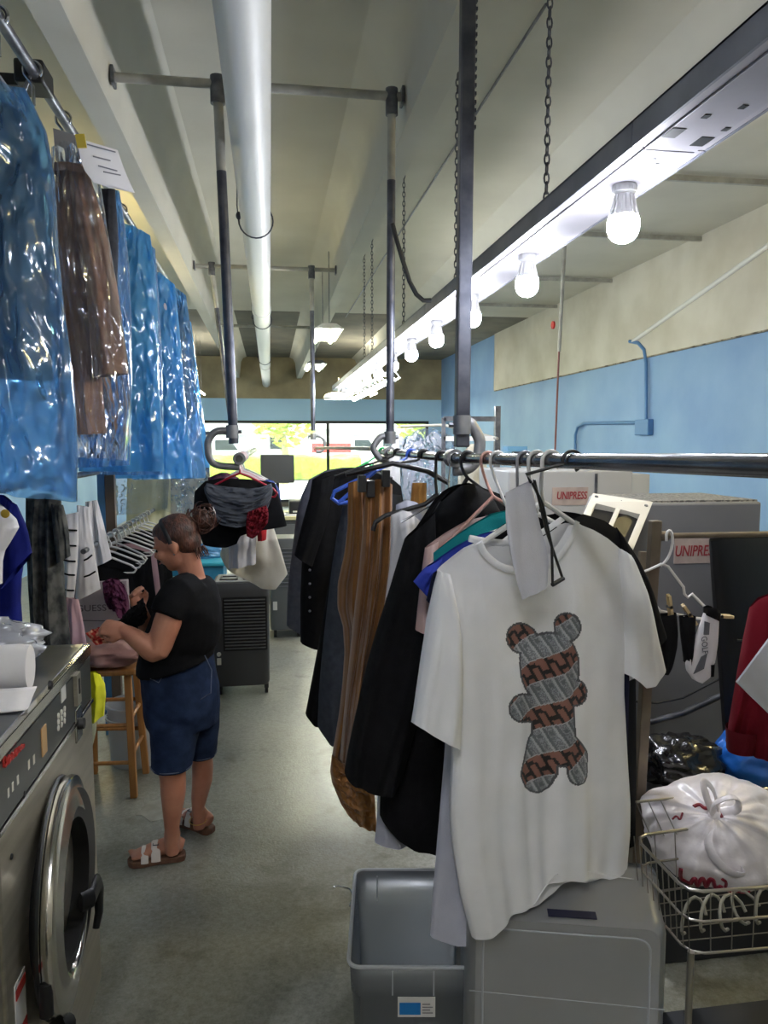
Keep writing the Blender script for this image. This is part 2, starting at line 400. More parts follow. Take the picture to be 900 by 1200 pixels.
for k, y in enumerate((5.8, 10.4, 15.2)):
    h = thing('pipe_strap', (-.08,y,3.38), ['wire strap looped round the white ceiling pipe nearest the camera','wire strap round the white ceiling pipe, second from the camera','wire strap round the white ceiling pipe farthest from the camera'][k], 'strap')
    MB().tube(arc((-.08,y,3.5), .125, 0, 2*PI, (1,0,0), (0,0,1), 24), .006, 6).build('loop', m_dgal, h)
    MB().tube([(-.205,y,3.5),(-.215,y,3.6),(-.2,y,ZC)], .004, 6).build('hanger_wire', m_dgal, h)
    MB().ell((-.205,y,3.53), (.02,.02,.03)).build('nut', m_dgal, h)
def flange(mb, x, y, z): mb.box((x-.008,y-.045,z-.045), (x+.008,y+.045,z+.045))
ords = ['nearest the camera', 'in the middle distance', 'farthest from the camera']
for k, y in enumerate((4.3, 8.6, 12.9)):
    z = 3.78
    t = thing('crossbar', (0,y,z-.03), 'horizontal pipe bridging the two ceiling beams, '+ords[k], 'crossbar')
    MB().tube([(-.79,y,z),(.757,y,z)], .024, 12).build('bar', m_paintp, t)
    for x in (-.785,.752):
        mb = MB(); flange(mb, x, y, z); mb.build('flange', m_gal, t, smooth=False, bevel=.004)
def pole(a, b, lab, r=.024, fit=True, mm=None):
    a = Vector(a); b = Vector(b); t = thing('hanging_pole', b, lab, 'pole')
    d = (b-a).normalized(); k = a+d*.45
    MB().tube([k, b], r, 14).build('lower_tube', mm or m_dgal, t)
    MB().tube([a, k], r*.98, 14).build('upper_tube', m_paintp, t)
    if fit: MB().tube([a+Vector((0,0,.04)), a-Vector((0,0,.1))], r*1.45, 14).build('tee_fitting', m_gal, t)
    return t
P1a = PY(255,110,4.3); P1b = PY(274,520,4.3)
pole((P1a.x,4.3,3.78), P1b, 'long dark hanging pole left of the white ceiling pipe, nearest one', .027)
P2b = PY(457,520,4.3); pole((PY(459,118,4.3).x,4.3,3.78), P2b, 'hanging pole in the middle of the picture dropping from the near crossbar')
P3b = PY(367,505,8.6); pole((PY(365,315,8.6).x,8.6,3.78), P3b, 'thin hanging pole dropping from the middle crossbar, right side', .026)
P4b = PY(271,500,8.6); pole((PY(248,313,8.6).x,8.6,3.78), P4b, 'thin hanging pole dropping from the middle crossbar, left side, behind the near pole', .026)
# near post: perforated strut
a = PY(550,-60,2.75); a.z = ZC; b = PY(541,524,2.75)
t = thing('strut_post', b, 'thick dark steel strut hanging from the ceiling in front of the bulbs', 'post')
mb = MB().bar(a, b, .052, .045); mb.build('strut', m_dgal, t, smooth=False, bevel=.006)
for k in range(38):
    p = a.lerp(b, .12+.011*k*2/2)
mb = MB()
for k in range(26):
    p = a.lerp(b, .22+.012*k); mb.box((p.x+.024,p.y-.012,p.z-.006), (p.x+.034,p.y+.004,p.z+.006))
mb.build('thread_teeth', m_dgal, t, smooth=False)
# ================================================================ ROD + BRACKETS
ROD = lambda y: Vector((.68 if y < 4.3 else .68-.18*(y-4.3)/4.3, y, 1.845-.03*(y-1)/1.8 if y < 2.8 else 1.815))
m_rod = mat('steel_rail', (110,111,116), .22, .9, col2=(86,88,92), scale=9, bump=.02)
o = MB().tube([ROD(.2), ROD(1), ROD(2), ROD(2.8), ROD(4.0), ROD(4.75)], .0175, 20).build('garment_rail', m_rod)
tag(o, 'long dark steel garment rail carrying the white t-shirt and coats on the right', 'rail')
o = MB().tube([Vector((.66,4.8,1.83)), Vector((.60,6.5,1.82)), Vector((P3b.x+.03,8.6,1.80))], .015, 12).build('garment_rail', m_paintp)
tag(o, 'thin pale rail running on from the right rack towards the shop window', 'rail')
LR = Vector((-.165,4.15,1.785))
o = MB()
o.tube([LR, LR+Vector((.0,4.5,.0))], .024, 16, caps=False); o.tube([LR+Vector((0,.0,0)), LR+Vector((0,.3,0))], .019, 16)
o = o.build('garment_rail', m_rod); tag(o, 'open-ended pipe rail behind the woman carrying the small tops', 'rail')
m_cast = mat('cast_bracket', (120,121,124), .45, .6, col2=(150,150,150), scale=10, bump=.1, bscale=20)
def cbracket(top, rod, side, lab, w=.13, thick=.02):
    """C shaped cast hook: leaves the pole, swings out to one side and comes back under the rail"""
    t = thing('rail_bracket', rod-Vector((0,0,.05)), lab, 'bracket')
    x0, x1 = top.x, rod.x; zt = top.z; zb = rod.z-.045; xs = (min if side < 0 else max)(x0, x1)+side*w
    pts = [(x0,zt),(x0+side*w*.45,zt+.01),(xs-side*.03,zt-.005),(xs,zt-.05),(xs,(zt+zb)/2),(xs-side*.005,zb+.05),(xs-side*.035,zb+.008),(x1+side*.03,zb),(x1,zb)]
    pts = smooth_poly(pts, 2)
    MB().tube([(x,rod.y,z) for x, z in pts], [(thick*.8, thick)]*len(pts), 10, ref=(0,1,0)).build('hook_arm', m_cast, t)
    MB().lathe((x1,rod.y-.03,rod.z), [(.020,0),(.034,0),(.034,.06),(.020,.06)], 18, (0,1,0)).build('clamp', m_cast, t)
    MB().tube([(x0,rod.y,zt-.035),(x0,rod.y,zt+.035)], .034, 14).build('collar', m_cast, t)
    MB().tube([(x0-.05,rod.y,zt),(x0+.05,rod.y,zt)], .009, 8).build('bolt', m_gal, t)
    return t
cbracket(Vector((P1b.x,4.15,1.93)), LR, -1, 'rounded cast bracket holding the open rail end behind the woman')
cbracket(Vector((P2b.x,4.3,1.90)), ROD(4.3), -1, 'rounded cast bracket at the middle hanging pole holding the long rail', .09)
cbracket(Vector((b.x,2.75,1.94)), ROD(2.75)+Vector((.0,0,0)), 1, 'heavy cast bracket beside the dark strut gripping the long rail', .07, .022)
cbracket(Vector((P3b.x,8.6,1.93)), Vector((P3b.x+.03,8.6,1.80)), 1, 'small cast bracket at the thin pole in front of the shop window', .1)
# ================================================================ BULB STRIP
ZR = 2.65; m_rail = mat('strip_enamel', (150,148,154), .4, col2=(168,164,170), scale=3)
m_rside = mat('strip_side_paint', (96,98,108), .5, col2=(116,118,126), scale=6)
m_bulb = mat('lit_globe', (255,255,255), .3, emit=(240,244,255), estr=190)
m_sock = mat('bulb_base_white', (206,206,206), .4)
secs = [(.6,1.93),(1.935,4.6),(4.605,7.25),(7.255,9.9),(9.905,11.6)]
sl = ['nearest section of the hanging light strip, with square knockout holes','second section of the hanging light strip, holding the largest looking bulbs','middle section of the hanging light strip','fourth section of the hanging light strip counted from the camera','last short section of the hanging light strip, nearest the shop window']
for k, (y0, y1) in enumerate(secs):
    t = thing('light_strip', (1.06,y0,ZR), sl[k], 'light strip', 'sections of the bulb strip')
    mb = MB().box((.958,y0,ZR), (1.155,y1,ZR+.012)).box((.985,y0,ZR-.006),(1.13,y1,ZR)); mb.build('bottom_plate', m_rail, t, smooth=False, bevel=.002)
    MB().box((.95,y0,ZR-.002), (.958,y1,ZR+.066)).box((1.155,y0,ZR-.002), (1.163,y1,ZR+.066)).box((.95,y0,ZR+.06), (1.163,y1,ZR+.066)).build('side_channel', m_rside, t, smooth=False)
    if k == 0:
        for x, y in ((1.005,1.82),(1.105,1.86)): MB().box((x-.018,y-.028,ZR-.0075), (x+.018,y+.028,ZR-.0055)).build('knockout', m_blk, t, smooth=False)
        for x, y in ((1.085,1.66),(1.03,1.72),(1.12,1.78)): MB().box((x-.008,y-.01,ZR-.0075), (x+.008,y+.01,ZR-.0055)).build('knockout', m_blk, t, smooth=False)
    if k == 1:
        for x, y in ((1.045,1.99),(1.07,2.02)): MB().lathe((x,y,ZR-.0075), [(0,0),(.006,0),(.006,.003)], 10).build('screw_hole', m_blk, t, smooth=False)
ordn = ['first','second','third','fourth','fifth','sixth','seventh','eighth','ninth','tenth','eleventh','twelfth']
b0 = None
for k in range(11):
    y = 2.2+.86*k; x = 1.062; z = ZR-.006
    lab = 'glowing white bulb under the hanging strip, %s from the camera' % ordn[k]
    if b0 is None:
        b0 = thing('light_bulb', (x,y,z), lab, 'bulb', 'bulbs on the hanging strip')
        pr = [(0,0),(.034,0),(.036,-.004),(.036,-.022),(.031,-.026),(.028,-.03)]
        mb = MB().lathe((x,y,z), pr, 28)
        for q in range(20):
            a = 2*PI*q/20; mb.box((.0345,-.0025,-.022), (.0375,.0025,-.004), Matrix.Translation((x,y,z)) @ Matrix.Rotation(a,4,'Z'))
        mb.build('socket', m_sock, b0)
        mb = MB().lathe((x,y,z), [(.026,-.026),(.027,-.045),(.031,-.065),(.041,-.086),(.043,-.092)], 28)
        for q in range(14):
            a = 2*PI*q/14; Mx = Matrix.Translation((x,y,z)) @ Matrix.Rotation(a,4,'Z')
            mb.add([Mx@Vector(p) for p in ((.024,-.0015,-.03),(.03,-.0015,-.03),(.044,-.0015,-.088),(.036,-.0015,-.088),(.024,.0015,-.03),(.03,.0015,-.03),(.044,.0015,-.088),(.036,.0015,-.088))],[(0,1,2,3),(7,6,5,4),(1,5,6,2),(0,4,7,3),(0,4,5,1),(3,2,6,7)])
        mb.build('heat_sink', m_sock, b0)
        MB().lathe((x,y,z), [(.043,-.092),(.046,-.1),(.0475,-.115),(.0465,-.132),(.041,-.148),(.031,-.16),(.017,-.167),(0.0,-.169)], 28).build('globe', m_bulb, b0)
    else: dup(b0, (x,y,z), lab)
# far pair: round wire-guard lamp and shaded tube at the end of the strip
m_tube = mat('lit_tube', (255,255,255), .4, emit=(250,252,240), estr=30)
m_wtube = mat('lit_yellow_tube', (255,255,235), .4, emit=(255,255,215), estr=110)
c = PY(397,468,10.6)
t = thing('guard_lamp', c, 'round caged lamp hanging at the far end of the light strip', 'lamp')
MB().lathe(c, [(0,.10),(.10,.10),(.19,.07),(.22,.02),(.20,0)], 28).build('lamp_shade', m_wht, t)
MB().lathe(c+Vector((0,0,.01)), [(0,0),(.10,-.005),(.12,.02),(0,.03)], 20).build('globe', m_tube, t)
mb = MB()
for r in (.06,.12,.17): mb.tube(arc(c-Vector((0,0,.0)), r, 0, 2*PI, (1,0,0), (0,1,0), 20), .004, 5)
mb.build('wire_guard', m_gal, t)
MB().tube([c+Vector((0,0,.1)), c+Vector((0,0,.3))], .01, 8).build('stem', m_wht, t)
a = PY(415,468,9.2); b_ = PY(458,445,7.2)
t = thing('tube_lamp', a, 'bright fluorescent tube with a slotted reflector below the light strip', 'lamp')
MB().tube([a, b_], .024, 12).build('tube', m_tube, t)
d = (b_-a); mb = MB()
for k in range(12):
    p = a+d*(k/11); mb.tube(arc(p, .085, .15, PI-.15, (1,0,0), (0,0,1), 8), .007, 5)
mb.tube([a+Vector((.09,0,.02)), b_+Vector((.09,0,.02))], .01, 6); mb.tube([a+Vector((-.09,0,.02)), b_+Vector((-.09,0,.02))], .01, 6)
mb.build('reflector', m_wht, t)
for p in (a,b_): MB().tube([p+Vector((0,0,.08)), p+Vector((0,0,.35))], .004, 6).build('hanger_wire', m_gal, t)
# two hanging strip shades in the centre
for (px, py, Y, L_, lab) in ((384,389,9.4,.34,'shallow hanging shop light glowing beside the right ceiling beam, nearer one'), (370,428,13.5,.36,'small hanging shop light farther back, near the concrete header')):
    c = PY(px, py, Y); t = thing('shop_or_fill_light', c, lab, 'lamp')
    mb = MB()
    mb.prism([(c.x-L_/2,c.y-.3,c.z),(c.x-L_/4,c.y-.3,c.z+.06),(c.x+L_/4,c.y-.3,c.z+.06),(c.x+L_/2,c.y-.3,c.z)], (0,1.2,0)); mb.build('reflector', m_wht if Y < 10 else m_rside, t, smooth=False)
    for s in (-.3,.3): MB().tube([(c.x+s*L_,c.y-.28,c.z-.012),(c.x+s*L_,c.y+.88,c.z-.012)], .018, 10).build('tube', m_wtube, t)
    for s in (-.25,.85): MB().tube([(c.x,c.y+s,c.z+.06),(c.x,c.y+s,ZC)], .005, 5).build('hanger_chain', m_gal, t)
# chains from the ceiling to the strip
def chain(px, y, x, ztop, zbot, lab):
    mb = MB(); z = ztop; k = 0; n = int((ztop-zbot)/.032)
    for k in range(n):
        z = ztop-.032*k; ax = (1,0,0) if k % 2 else (0,1,0); axv = Vector(ax)
        c = Vector((x,y,z-.02)); pts = [c+axv*(.009*math.cos(q))+Vector((0,0,.021*math.sin(q))) for q in [2*PI*i/10 for i in range(11)]]
        mb.tube(pts, .0032, 5, caps=False)
    o = mb.build('chain', m_dgal); tag(o, lab, 'chain', 'chains holding the light strip')
for (px, py, lab) in ((640,235,'steel chain dropping to the light strip right of the strut, nearest the camera'), (534,352,'steel chain just left of the dark strut down to the light strip'), (473,372,'steel chain just right of the middle hanging pole'), (436,388,'thin steel chain left of the middle hanging pole, right one of the close pair'), (427,392,'thin steel chain left of the middle hanging pole, left one of the close pair')):
    p = PX(px, py, .965)
    if px == 427: p = PX(px, py, .93)
    chain(px, p.y, p.x, ZC if px != 534 else ZC, ZR+.062, lab)
# black cable drooping to the strip
pts = [PY(x, y, 3.9) for x, y in ((460,262),(466,285),(472,305),(480,330),(488,345),(496,352),(505,352))]
tag(MB().tube(pts, .012, 8).build('cable', m_blk), 'thick black cable drooping from the middle pole to the light strip', 'cable')
# conduit across the ceiling
q1 = PZ(640,5,ZC-.03); q2 = PZ(405,372,ZC-.03)
tag(MB().tube([q1, q2], .009, 6).build('ceiling_wire', m_dgal), 'thin dark wire running across the pale ceiling slab', 'wire')
# purlin pipes above the strip on the right
for k, (px, py) in enumerate(((960,205),(825,277),(720,324),(655,356))):
    p = PX(px, py, XW); o = MB().box((2.7,p.y-.02,ZC-.07), (XW,p.y+.02,ZC-.02)).build('ceiling_brace', m_paintp, smooth=False)
    tag(o, 'flat grey brace under the ceiling reaching the right wall, %s from the camera' % ordn[k], 'brace', 'braces between ceiling and right wall')
# wall conduits
m_cond = mat('blue_painted_conduit', (84,128,178), .5)
t = thing('conduit', PX(756,505,XW-.03), 'electrical conduit with a blue box on the right wall', 'conduit')
X = XW-.045
MB().tube([PX(940,258,X), PX(895,292,X), PX(742,400,X)], .028, 10).build('upper_pipe', m_wht, t)
MB().tube([PX(x,y,X) for x, y in ((738,400),(748,402),(755,410),(757,425),(757,492))], .024, 10).build('down_pipe', m_cond, t)
a = PX(747,492,X); b_ = PX(762,510,X); MB().box((X-.04,min(a.y,b_.y),b_.z), (XW-.002,max(a.y,b_.y),a.z)).build('junction_box', m_cond, t, smooth=False, bevel=.01)
MB().tube([PX(x,y,X) for x, y in ((750,495),(684,496),(677,500),(674,510),(674,560))], .024, 10).build('side_pipe', m_cond, t)
# thin drop pipe with a red valve
t = thing('drop_pipe', PX(647,640,3.3), 'thin vertical pipe with a small red valve in front of the blue wall', 'pipe')
MB().tube([PX(664,240,3.3), PX(661,300,3.3), PX(655,412,3.3)], .022, 10).build('upper_pipe', m_paintp, t)
MB().tube([PX(655,412,3.3), PX(650,540,3.3), PX(646,640,3.3)], .012, 8).build('lower_pipe', mat('rusty_red', (120,70,66), .6), t)
v = PX(652,381,3.28); MB().lathe(v-Vector((.05,0,0)), [(0,0),(.045,0),(.045,.02),(0,.02)], 16, (1,0,0)).build('valve', mat('valve_red', (170,40,36), .4), t)
# daylight and lamps
W = bpy.data.worlds.new('World'); bpy.context.scene.world = W; W.use_nodes = True
bg = W.node_tree.nodes['Background']; bg.inputs[0].default_value = (.93,.97,1,1); bg.inputs[1].default_value = 3.6
sun = bpy.data.lights.new('sun','SUN'); sun.energy = 5; sun.angle = .02; so = bpy.data.objects.new('sun', sun); C.objects.link(so); so.rotation_euler = (math.radians(-40), math.radians(25), 0)
# ================================================================ LEFT SIDE
def fab(name, c, c2=None, scale=30, **k): return mat(name, c, k.pop('rough', .9), col2=c2, scale=scale, bump=k.pop('bump', .15), bscale=k.pop('bscale', 300), spec=k.pop('spec', .15), **k)
f_navy = fab('navy_wool', (14,18,36), (20,26,48)); f_brown = fab('tan_twill', (146,108,80), (158,120,92), 20)
f_dgrey = fab('charcoal_cloth', (52,54,60), (62,64,70)); f_black = fab('black_cloth', (14,14,16), (20,20,22))
f_cream = fab('cream_satin', (214,206,160), (224,216,176), 6, rough=.5); f_white = fab('white_cotton', (206,204,206), (214,212,214), 12)
f_royal = fab('royal_blue_cloth', (16,24,92), (20,30,110), 9); f_pink = fab('dusty_pink_cloth', (186,150,156), (198,164,168), 9)
f_maroon = fab('plum_cloth', (74,34,58), (90,44,70), 12); f_offw = fab('ivory_cloth', (222,214,192), (230,224,206), 8)
film_blue = film('blue_garment_film', (170,212,248), (124,184,236), .36, 9, .04, .12, 1.0)
film_sky = film('sky_blue_film', (140,204,244), (100,178,234), .62, 9, .04, .12, 1.0)
film_clear = film('clear_garment_film', (240,242,248), (196,212,232), .08, 10, .03, .1, 1.0)
m_chrome = mat('chrome_wire', (190,192,198), .18, 1.)
FLAT = lambda Y: Pl(100, Y, 300, Y)
XH = -.8; ZH = PX(75,140,XH).z
hr = thing('hanging_rail', (XH,2.2,ZH), 'high steel rail at top left carrying the plastic covered clothes', 'rail')
MB().tube([(XH,2.1,ZH),(XH,4,ZH),(XH,7.6,ZH)], .02, 16).build('rail_tube', m_gal, hr)
for y in (3.0,5.6,7.4): MB().box((XL,y-.02,ZH-.02), (XH+.0,y+.02,ZH+.02)).build('wall_arm', m_blk, hr, smooth=False)
MB().box((XH-.07,2.92,ZH-.03), (XH+.03,3.06,ZH+.05)).build('clamp_block', m_blk, hr, bevel=.01)
ladder = MB()
for dx in (0, .07): ladder.tube([(XH-.06-dx,2.1,ZH-.1-dx*.3),(XH-.06-dx,2.95,ZH-.1-dx*.3)], .007, 8)
for k in range(22): ladder.tube([(XH-.06,2.12+.038*k,ZH-.1),(XH-.13,2.12+.038*k,ZH-.12)], .003, 5)
ladder.tube([(XH,2.9,ZH),(XH-.06,2.94,ZH-.1)], .007, 6)
tag(ladder.build('wire_tray', m_gal), 'narrow wire tray hanging beside the high rail at the top left corner', 'tray')
def coat_hook(rod, y, r, lab, drop=.1, m=None, wire=.005, cat='hook', group=None, side=1):
    """question-mark hook over a rod"""
    c = Vector((rod.x, y, rod.z)); rr = r+wire
    pts = arc(c, rr, PI*(1.0 if side < 0 else 0)-.5*side, PI*.5, (1,0,0), (0,0,1), 7)
    pts = arc(c, rr, -.7, PI, (side,0,0), (0,0,1), 14) + [c+Vector((-side*rr*.9,0,-rr*.6)), c+Vector((-side*rr*.2,0,-rr*1.5)), c+Vector((0,0,-rr*2)), c+Vector((0,0,-rr*2-drop))]
    return pts
ctr = 0
for k, (y, lab) in enumerate(((2.28,'chrome hook over the high rail, first at the top left corner'), (2.56,'chrome hook over the high rail, second from the corner'), (2.9,'chrome hook over the high rail, third from the corner'), (3.3,'chrome hook over the high rail just behind the white paper'), (4.25,'small chrome hook over the high rail above the first blue bag'), (4.5,'small chrome hook over the high rail above the second blue bag'))):
    o = MB().tube(coat_hook(Vector((XH,0,ZH)), y, .024, '', .06), .0065 if k < 3 else .005, 8).build('rail_hook', m_chrome)
    tag(o, lab, 'hook', 'hooks on the high rail')
def bag(px, Y, T, B, L, R, m, depth, lab, seed, fold=.02, label2=None):
    o = cloth(MB(), FLAT(Y), T, B, L, R, depth, fold, 4, seed, 90, 120, crump=.04).build('garment_bag', m)
    return tag(o, lab, 'plastic cover', 'plastic film garment covers')
def garment(name, Y, T, B, L, R, m, depth, lab, cat, seed, fold=.015, nf=4, group=None, pl=None, parent=None, crump=.0, **k):
    o = cloth(MB(), pl or FLAT(Y), T, B, L, R, depth, fold, nf, seed, crump=crump, **k).build(name, m, parent)
    return tag(o, lab, cat, group) if parent is None else o
# navy suit in blue film
garment('suit_jacket', 2.45, [(-30,135),(0,118),(30,135)], [(-70,440),(62,446)], [(-30,135),(-60,220),(-70,440)], [(30,135),(52,210),(62,446)], f_navy, .045, 'dark navy suit jacket inside the nearest blue plastic cover', 'jacket', 3)
bag(0, 2.45, [(-60,118),(0,100),(30,104)], [(-80,575),(0,572),(90,588)], [(-60,118),(-90,250),(-80,575)], [(30,104),(62,170),(70,330),(90,470),(90,588)], film_blue, .11, 'big blue plastic cover over the navy jacket at the left edge', 11, .03)
# card hanger guard + brown trousers + charcoal trousers in clear film
o = MB().prism([PY(x,y,3.05) for x, y in ((62,150),(88,158),(98,196),(66,196))], (0,.05,0)).build('hanger_card', mat('card_grey', (150,146,146), .8), smooth=False); tag(o, 'grey card over the trouser hanger above the brown trousers', 'card')
p = thing('trousers', PY(100,510,3.05), 'tan brown trousers hanging full length inside clear plastic', 'trousers')
garment('left_leg', 3.05, [(65,196),(92,196)], [(88,510),(125,508)], [(65,196),(66,290),(76,400),(88,510)], [(92,196),(100,275),(112,380),(125,508)], f_brown, .05, '', '', 5, .012, 3, parent=p)
garment('right_leg', 3.0, [(80,196),(104,200)], [(110,442),(150,438)], [(80,196),(88,270),(98,300),(110,442)], [(104,200),(124,270),(140,350),(150,438)], f_brown, .05, '', '', 6, .012, 3, parent=p)
garment('waistband', 3.02, [(64,190),(104,194)], [(64,204),(106,208)], [(64,190),(64,204)], [(104,194),(106,208)], f_brown, .055, '', '', 6, .004, 3, parent=p, nv=6)
garment('trousers', 3.25, [(112,222),(135,222)], [(104,512),(126,508)], [(112,222),(108,380),(104,512)], [(135,222),(140,300),(126,508)], f_dgrey, .05, 'charcoal trousers hanging just behind the tan brown trousers', 'trousers', 8, .012, 3)
bag(0, 2.98, [(60,172),(90,165),(112,180)], [(92,536),(148,540)], [(60,172),(62,330),(80,450),(92,536)], [(112,180),(124,260),(140,360),(153,450),(148,540)], film_clear, .10, 'clear plastic cover over the tan brown trousers', 12, .02)
bag(0, 3.55, [(100,222),(140,224)], [(90,548),(152,545)], [(100,222),(92,400),(90,548)], [(140,224),(150,290),(155,400),(152,545)], film_blue, .10, 'bluish clear plastic cover directly behind the tan trousers', 13, .025)
garment('coat', 3.55, [(108,230),(134,232)], [(104,440),(138,440)], [(108,230),(104,440)], [(134,232),(140,330),(138,440)], fab('grey_coat_cloth', (92,100,122)), .06, 'grey coat seen through the bluish plastic behind the trousers', 'coat', 15, .02)
bl = ['first solid blue plastic cover right of the trousers','second blue plastic cover, with jagged bright top corner','third blue plastic cover hanging above the woman','fourth blue plastic cover, narrower, above the woman','last teal tinted plastic cover at the right end of the high rail']
BG = [(4.3,(125,268),(176,276),[(176,276),(184,330),(186,430),(192,552)],552,film_sky),
      (4.75,(140,284),(182,292),[(182,292),(187,360),(192,470),(190,556)],556,film_blue),
      (5.3,(160,322),(205,334),[(205,334),(212,400),(218,480),(226,560)],560,film_sky),
      (6.0,(185,340),(218,346),[(218,346),(226,400),(232,480),(242,560)],562,film_blue),
      (6.9,(205,372),(224,378),[(224,378),(232,440),(240,500),(246,548)],548,film_sky)]
for k, (Y, a, b_, R, yb, mm) in enumerate(BG):
    cx = 316-.8*880/Y; lx = cx-.27*880/Y
    bag(0, Y, [a, ((a[0]+b_[0])/2, a[1]-6), b_], [(lx-4, yb), R[-1]], [a, (lx, a[1]+60), (lx-4, yb)], R, mm, .10, bl[k], 20+k, .028)
    garment('hanging_garment', Y, [(a[0]+6,a[1]+10),(b_[0]-5,b_[1]+8)], [(lx+6, yb-70), (R[-1][0]-16, yb-70)], [(a[0]+6,a[1]+10),(lx+6,a[1]+70),(lx+6,yb-70)], [(b_[0]-5,b_[1]+8),(R[1][0]-8,R[1][1]),(R[-1][0]-16,yb-70)], [f_offw,f_white,f_white,f_dgrey,f_white][k], .06,
            ['ivory garment inside the first solid blue cover','white garment inside the second blue cover','white garment inside the third blue cover','charcoal garment inside the fourth blue cover','white garment inside the last teal tinted cover'][k], 'garment', 30+k, .015)
# paper slip with a yellow clip
t = thing('paper_slip', PY(125,225,2.92), 'white order slip with a yellow clip pinned above the tan trousers', 'paper')
cloth(MB(), Pl(88,2.75,158,2.98), [(90,162),(138,176)], [(110,214),(158,226)], [(90,162),(96,196),(110,214)], [(138,176),(146,200),(158,226)], .004, .004, 1, 2, 14, 14).build('sheet', mat('paper_white', (206,206,212), .8), t)
mb = MB(); pl = Pl(88,2.75,158,2.98)
for a, b_ in (((99,170),(132,179)),((106,184),(126,189)),((118,202),(138,206)),((112,195),(134,201))):
    mb.bar(pl.p(*a,.014), pl.p(*b_,.014), .002, .004)
mb.build('printed_lines', mat('ink_grey', (110,112,124), .8), t, smooth=False)
MB().bar(pl.p(91,158,.01), pl.p(94,174,.01), .03, .012).build('clip', mat('clip_yellow', (214,186,60), .5), t, smooth=False)
MB().prism([PY(x,y,2.7) for x, y in ((12,112),(32,130),(28,145),(20,140))], (0,.02,0)).build('bag_tag', mat('tag_dark', (60,52,40), .6, col2=(190,170,110), scale=60, lo=.5, hi=.55), smooth=False)
tag(bpy.data.objects['bag_tag'], 'small dark printed tag at the top of the nearest blue cover', 'tag')
# lower rail, cream gowns
XQ = -1.0
o = MB().tube([(XQ,2.6,1.70),(XQ,4.6,1.70)], .016, 10).build('garment_rail', m_gal); tag(o, 'low rail behind the washer carrying the blue, camouflage and striped clothes', 'rail')
o = MB().tube([(-1.1,7.0,1.95),(-.3,7.0,1.95)], .014, 8).build('garment_rail', m_gal); tag(o, 'short rail carrying the cream gowns behind the blue covers', 'rail')
for k, (x, w_, lab, m_) in enumerate(((-1.13,.022,'slim blue upright post behind the striped shirts', mat('post_blue', (70,120,160), .5)), (-1.02,.028,'brown upright post beside the slim blue post', mat('post_brown', (96,80,66), .6)))):
    q = PY((120,130)[k], 600, 4.9); o = MB().box((q.x-w_,4.88,0), (q.x+w_,4.93,2.6)).build('upright_post', m_, smooth=False); tag(o, lab, 'post')
garment('gown', 7.0, [(150,505),(200,505)], [(146,742),(206,738)], [(150,505),(148,620),(146,742)], [(200,505),(200,620),(206,738)], f_cream, .09, 'pale yellow gown hanging left of the woman\'s head', 'gown', 41, .03, 4)
garment('gown', 7.15, [(190,505),(245,505)], [(192,700),(250,700)], [(190,505),(192,700)], [(245,505),(250,700)], f_offw, .09, 'ivory gown hanging behind the woman\'s head', 'gown', 42, .03, 4)
bag(0, 6.9, [(132,540),(200,530)], [(136,604),(196,596)], [(132,540),(136,604)], [(200,530),(196,596)], film_clear, .10, 'clear plastic gathered over the pale yellow gown', 51, .05)
bag(0, 6.95, [(190,530),(246,545)], [(192,598),(240,606)], [(190,530),(192,598)], [(246,545),(240,606)], film_clear, .10, 'clear plastic gathered over the ivory gown', 52, .05)
f_bluebag = mat('blue_plastic_bin', (44,122,160), .4, col2=(60,144,180), scale=5)
t = thing('storage_cabinet', PY(188,800,6.3), 'teal blue cabinet with a lit glass front, behind the woman', 'cabinet')
a = PY(163,665,6.3); b_ = PY(262,665,6.3)
MB().box((a.x,6.3,0), (b_.x,6.75,a.z)).build('body', f_bluebag, t, smooth=False, bevel=.01)
MB().box((a.x+.04,6.285,.35), (a.x+.36,6.3,a.z-.08)).build('glass_front', mat('frosted_front', (176,206,206), .3), t, smooth=False)
MB().box((a.x-.02,6.26,a.z), (b_.x+.02,6.8,a.z+.03)).build('lid', mat('teal_lid', (60,160,176), .3), t, smooth=False, bevel=.008)
o = cloth(MB(), FLAT(6.6), [(160,628),(262,640)], [(160,662),(262,664)], [(160,628),(160,662)], [(262,640),(262,664)], .12, .04, 4, 77, crump=.03).build('plastic_sack', mat('teal_sack', (48,112,150), .35, bump=.5, bscale=20)); tag(o, 'dark teal plastic sack lying on the cabinet behind the woman', 'sack')

# low rack clothes
t = garment('shirt', 2.9, [(-30,585),(0,578),(14,588)], [(-40,760),(26,745)], [(-30,585),(-50,660),(-40,760)], [(14,588),(30,640),(22,690),(26,745)], f_royal, .07, 'royal blue polo shirt hanging at the left edge above the washer', 'shirt', 61)
o = garment('sleeve', 2.78, [(8,586),(20,592)], [(2,690),(37,648)], [(8,586),(4,640),(2,690)], [(20,592),(32,620),(37,648)], f_royal, .04, 'royal', 'shirt', 62, .01, 2, parent=t)
t = garment('shirt', 2.6, [(-30,584),(-6,588),(4,594)], [(-34,690),(-6,680),(2,684)], [(-30,584),(-34,690)], [(4,594),(24,614),(14,632),(2,650),(2,684)], f_white, .05, 'white sleeve with a small yellow emblem at the left edge', 'shirt', 63)
MB().ell(PY(6,602,2.53), (.014,.004,.014)).build('emblem', mat('emblem_yellow', (200,160,40), .6), t)
f_camo = fab('grey_camouflage_cloth', (48,50,50), (92,92,88), 16, lo=.4, hi=.6, detail=6)
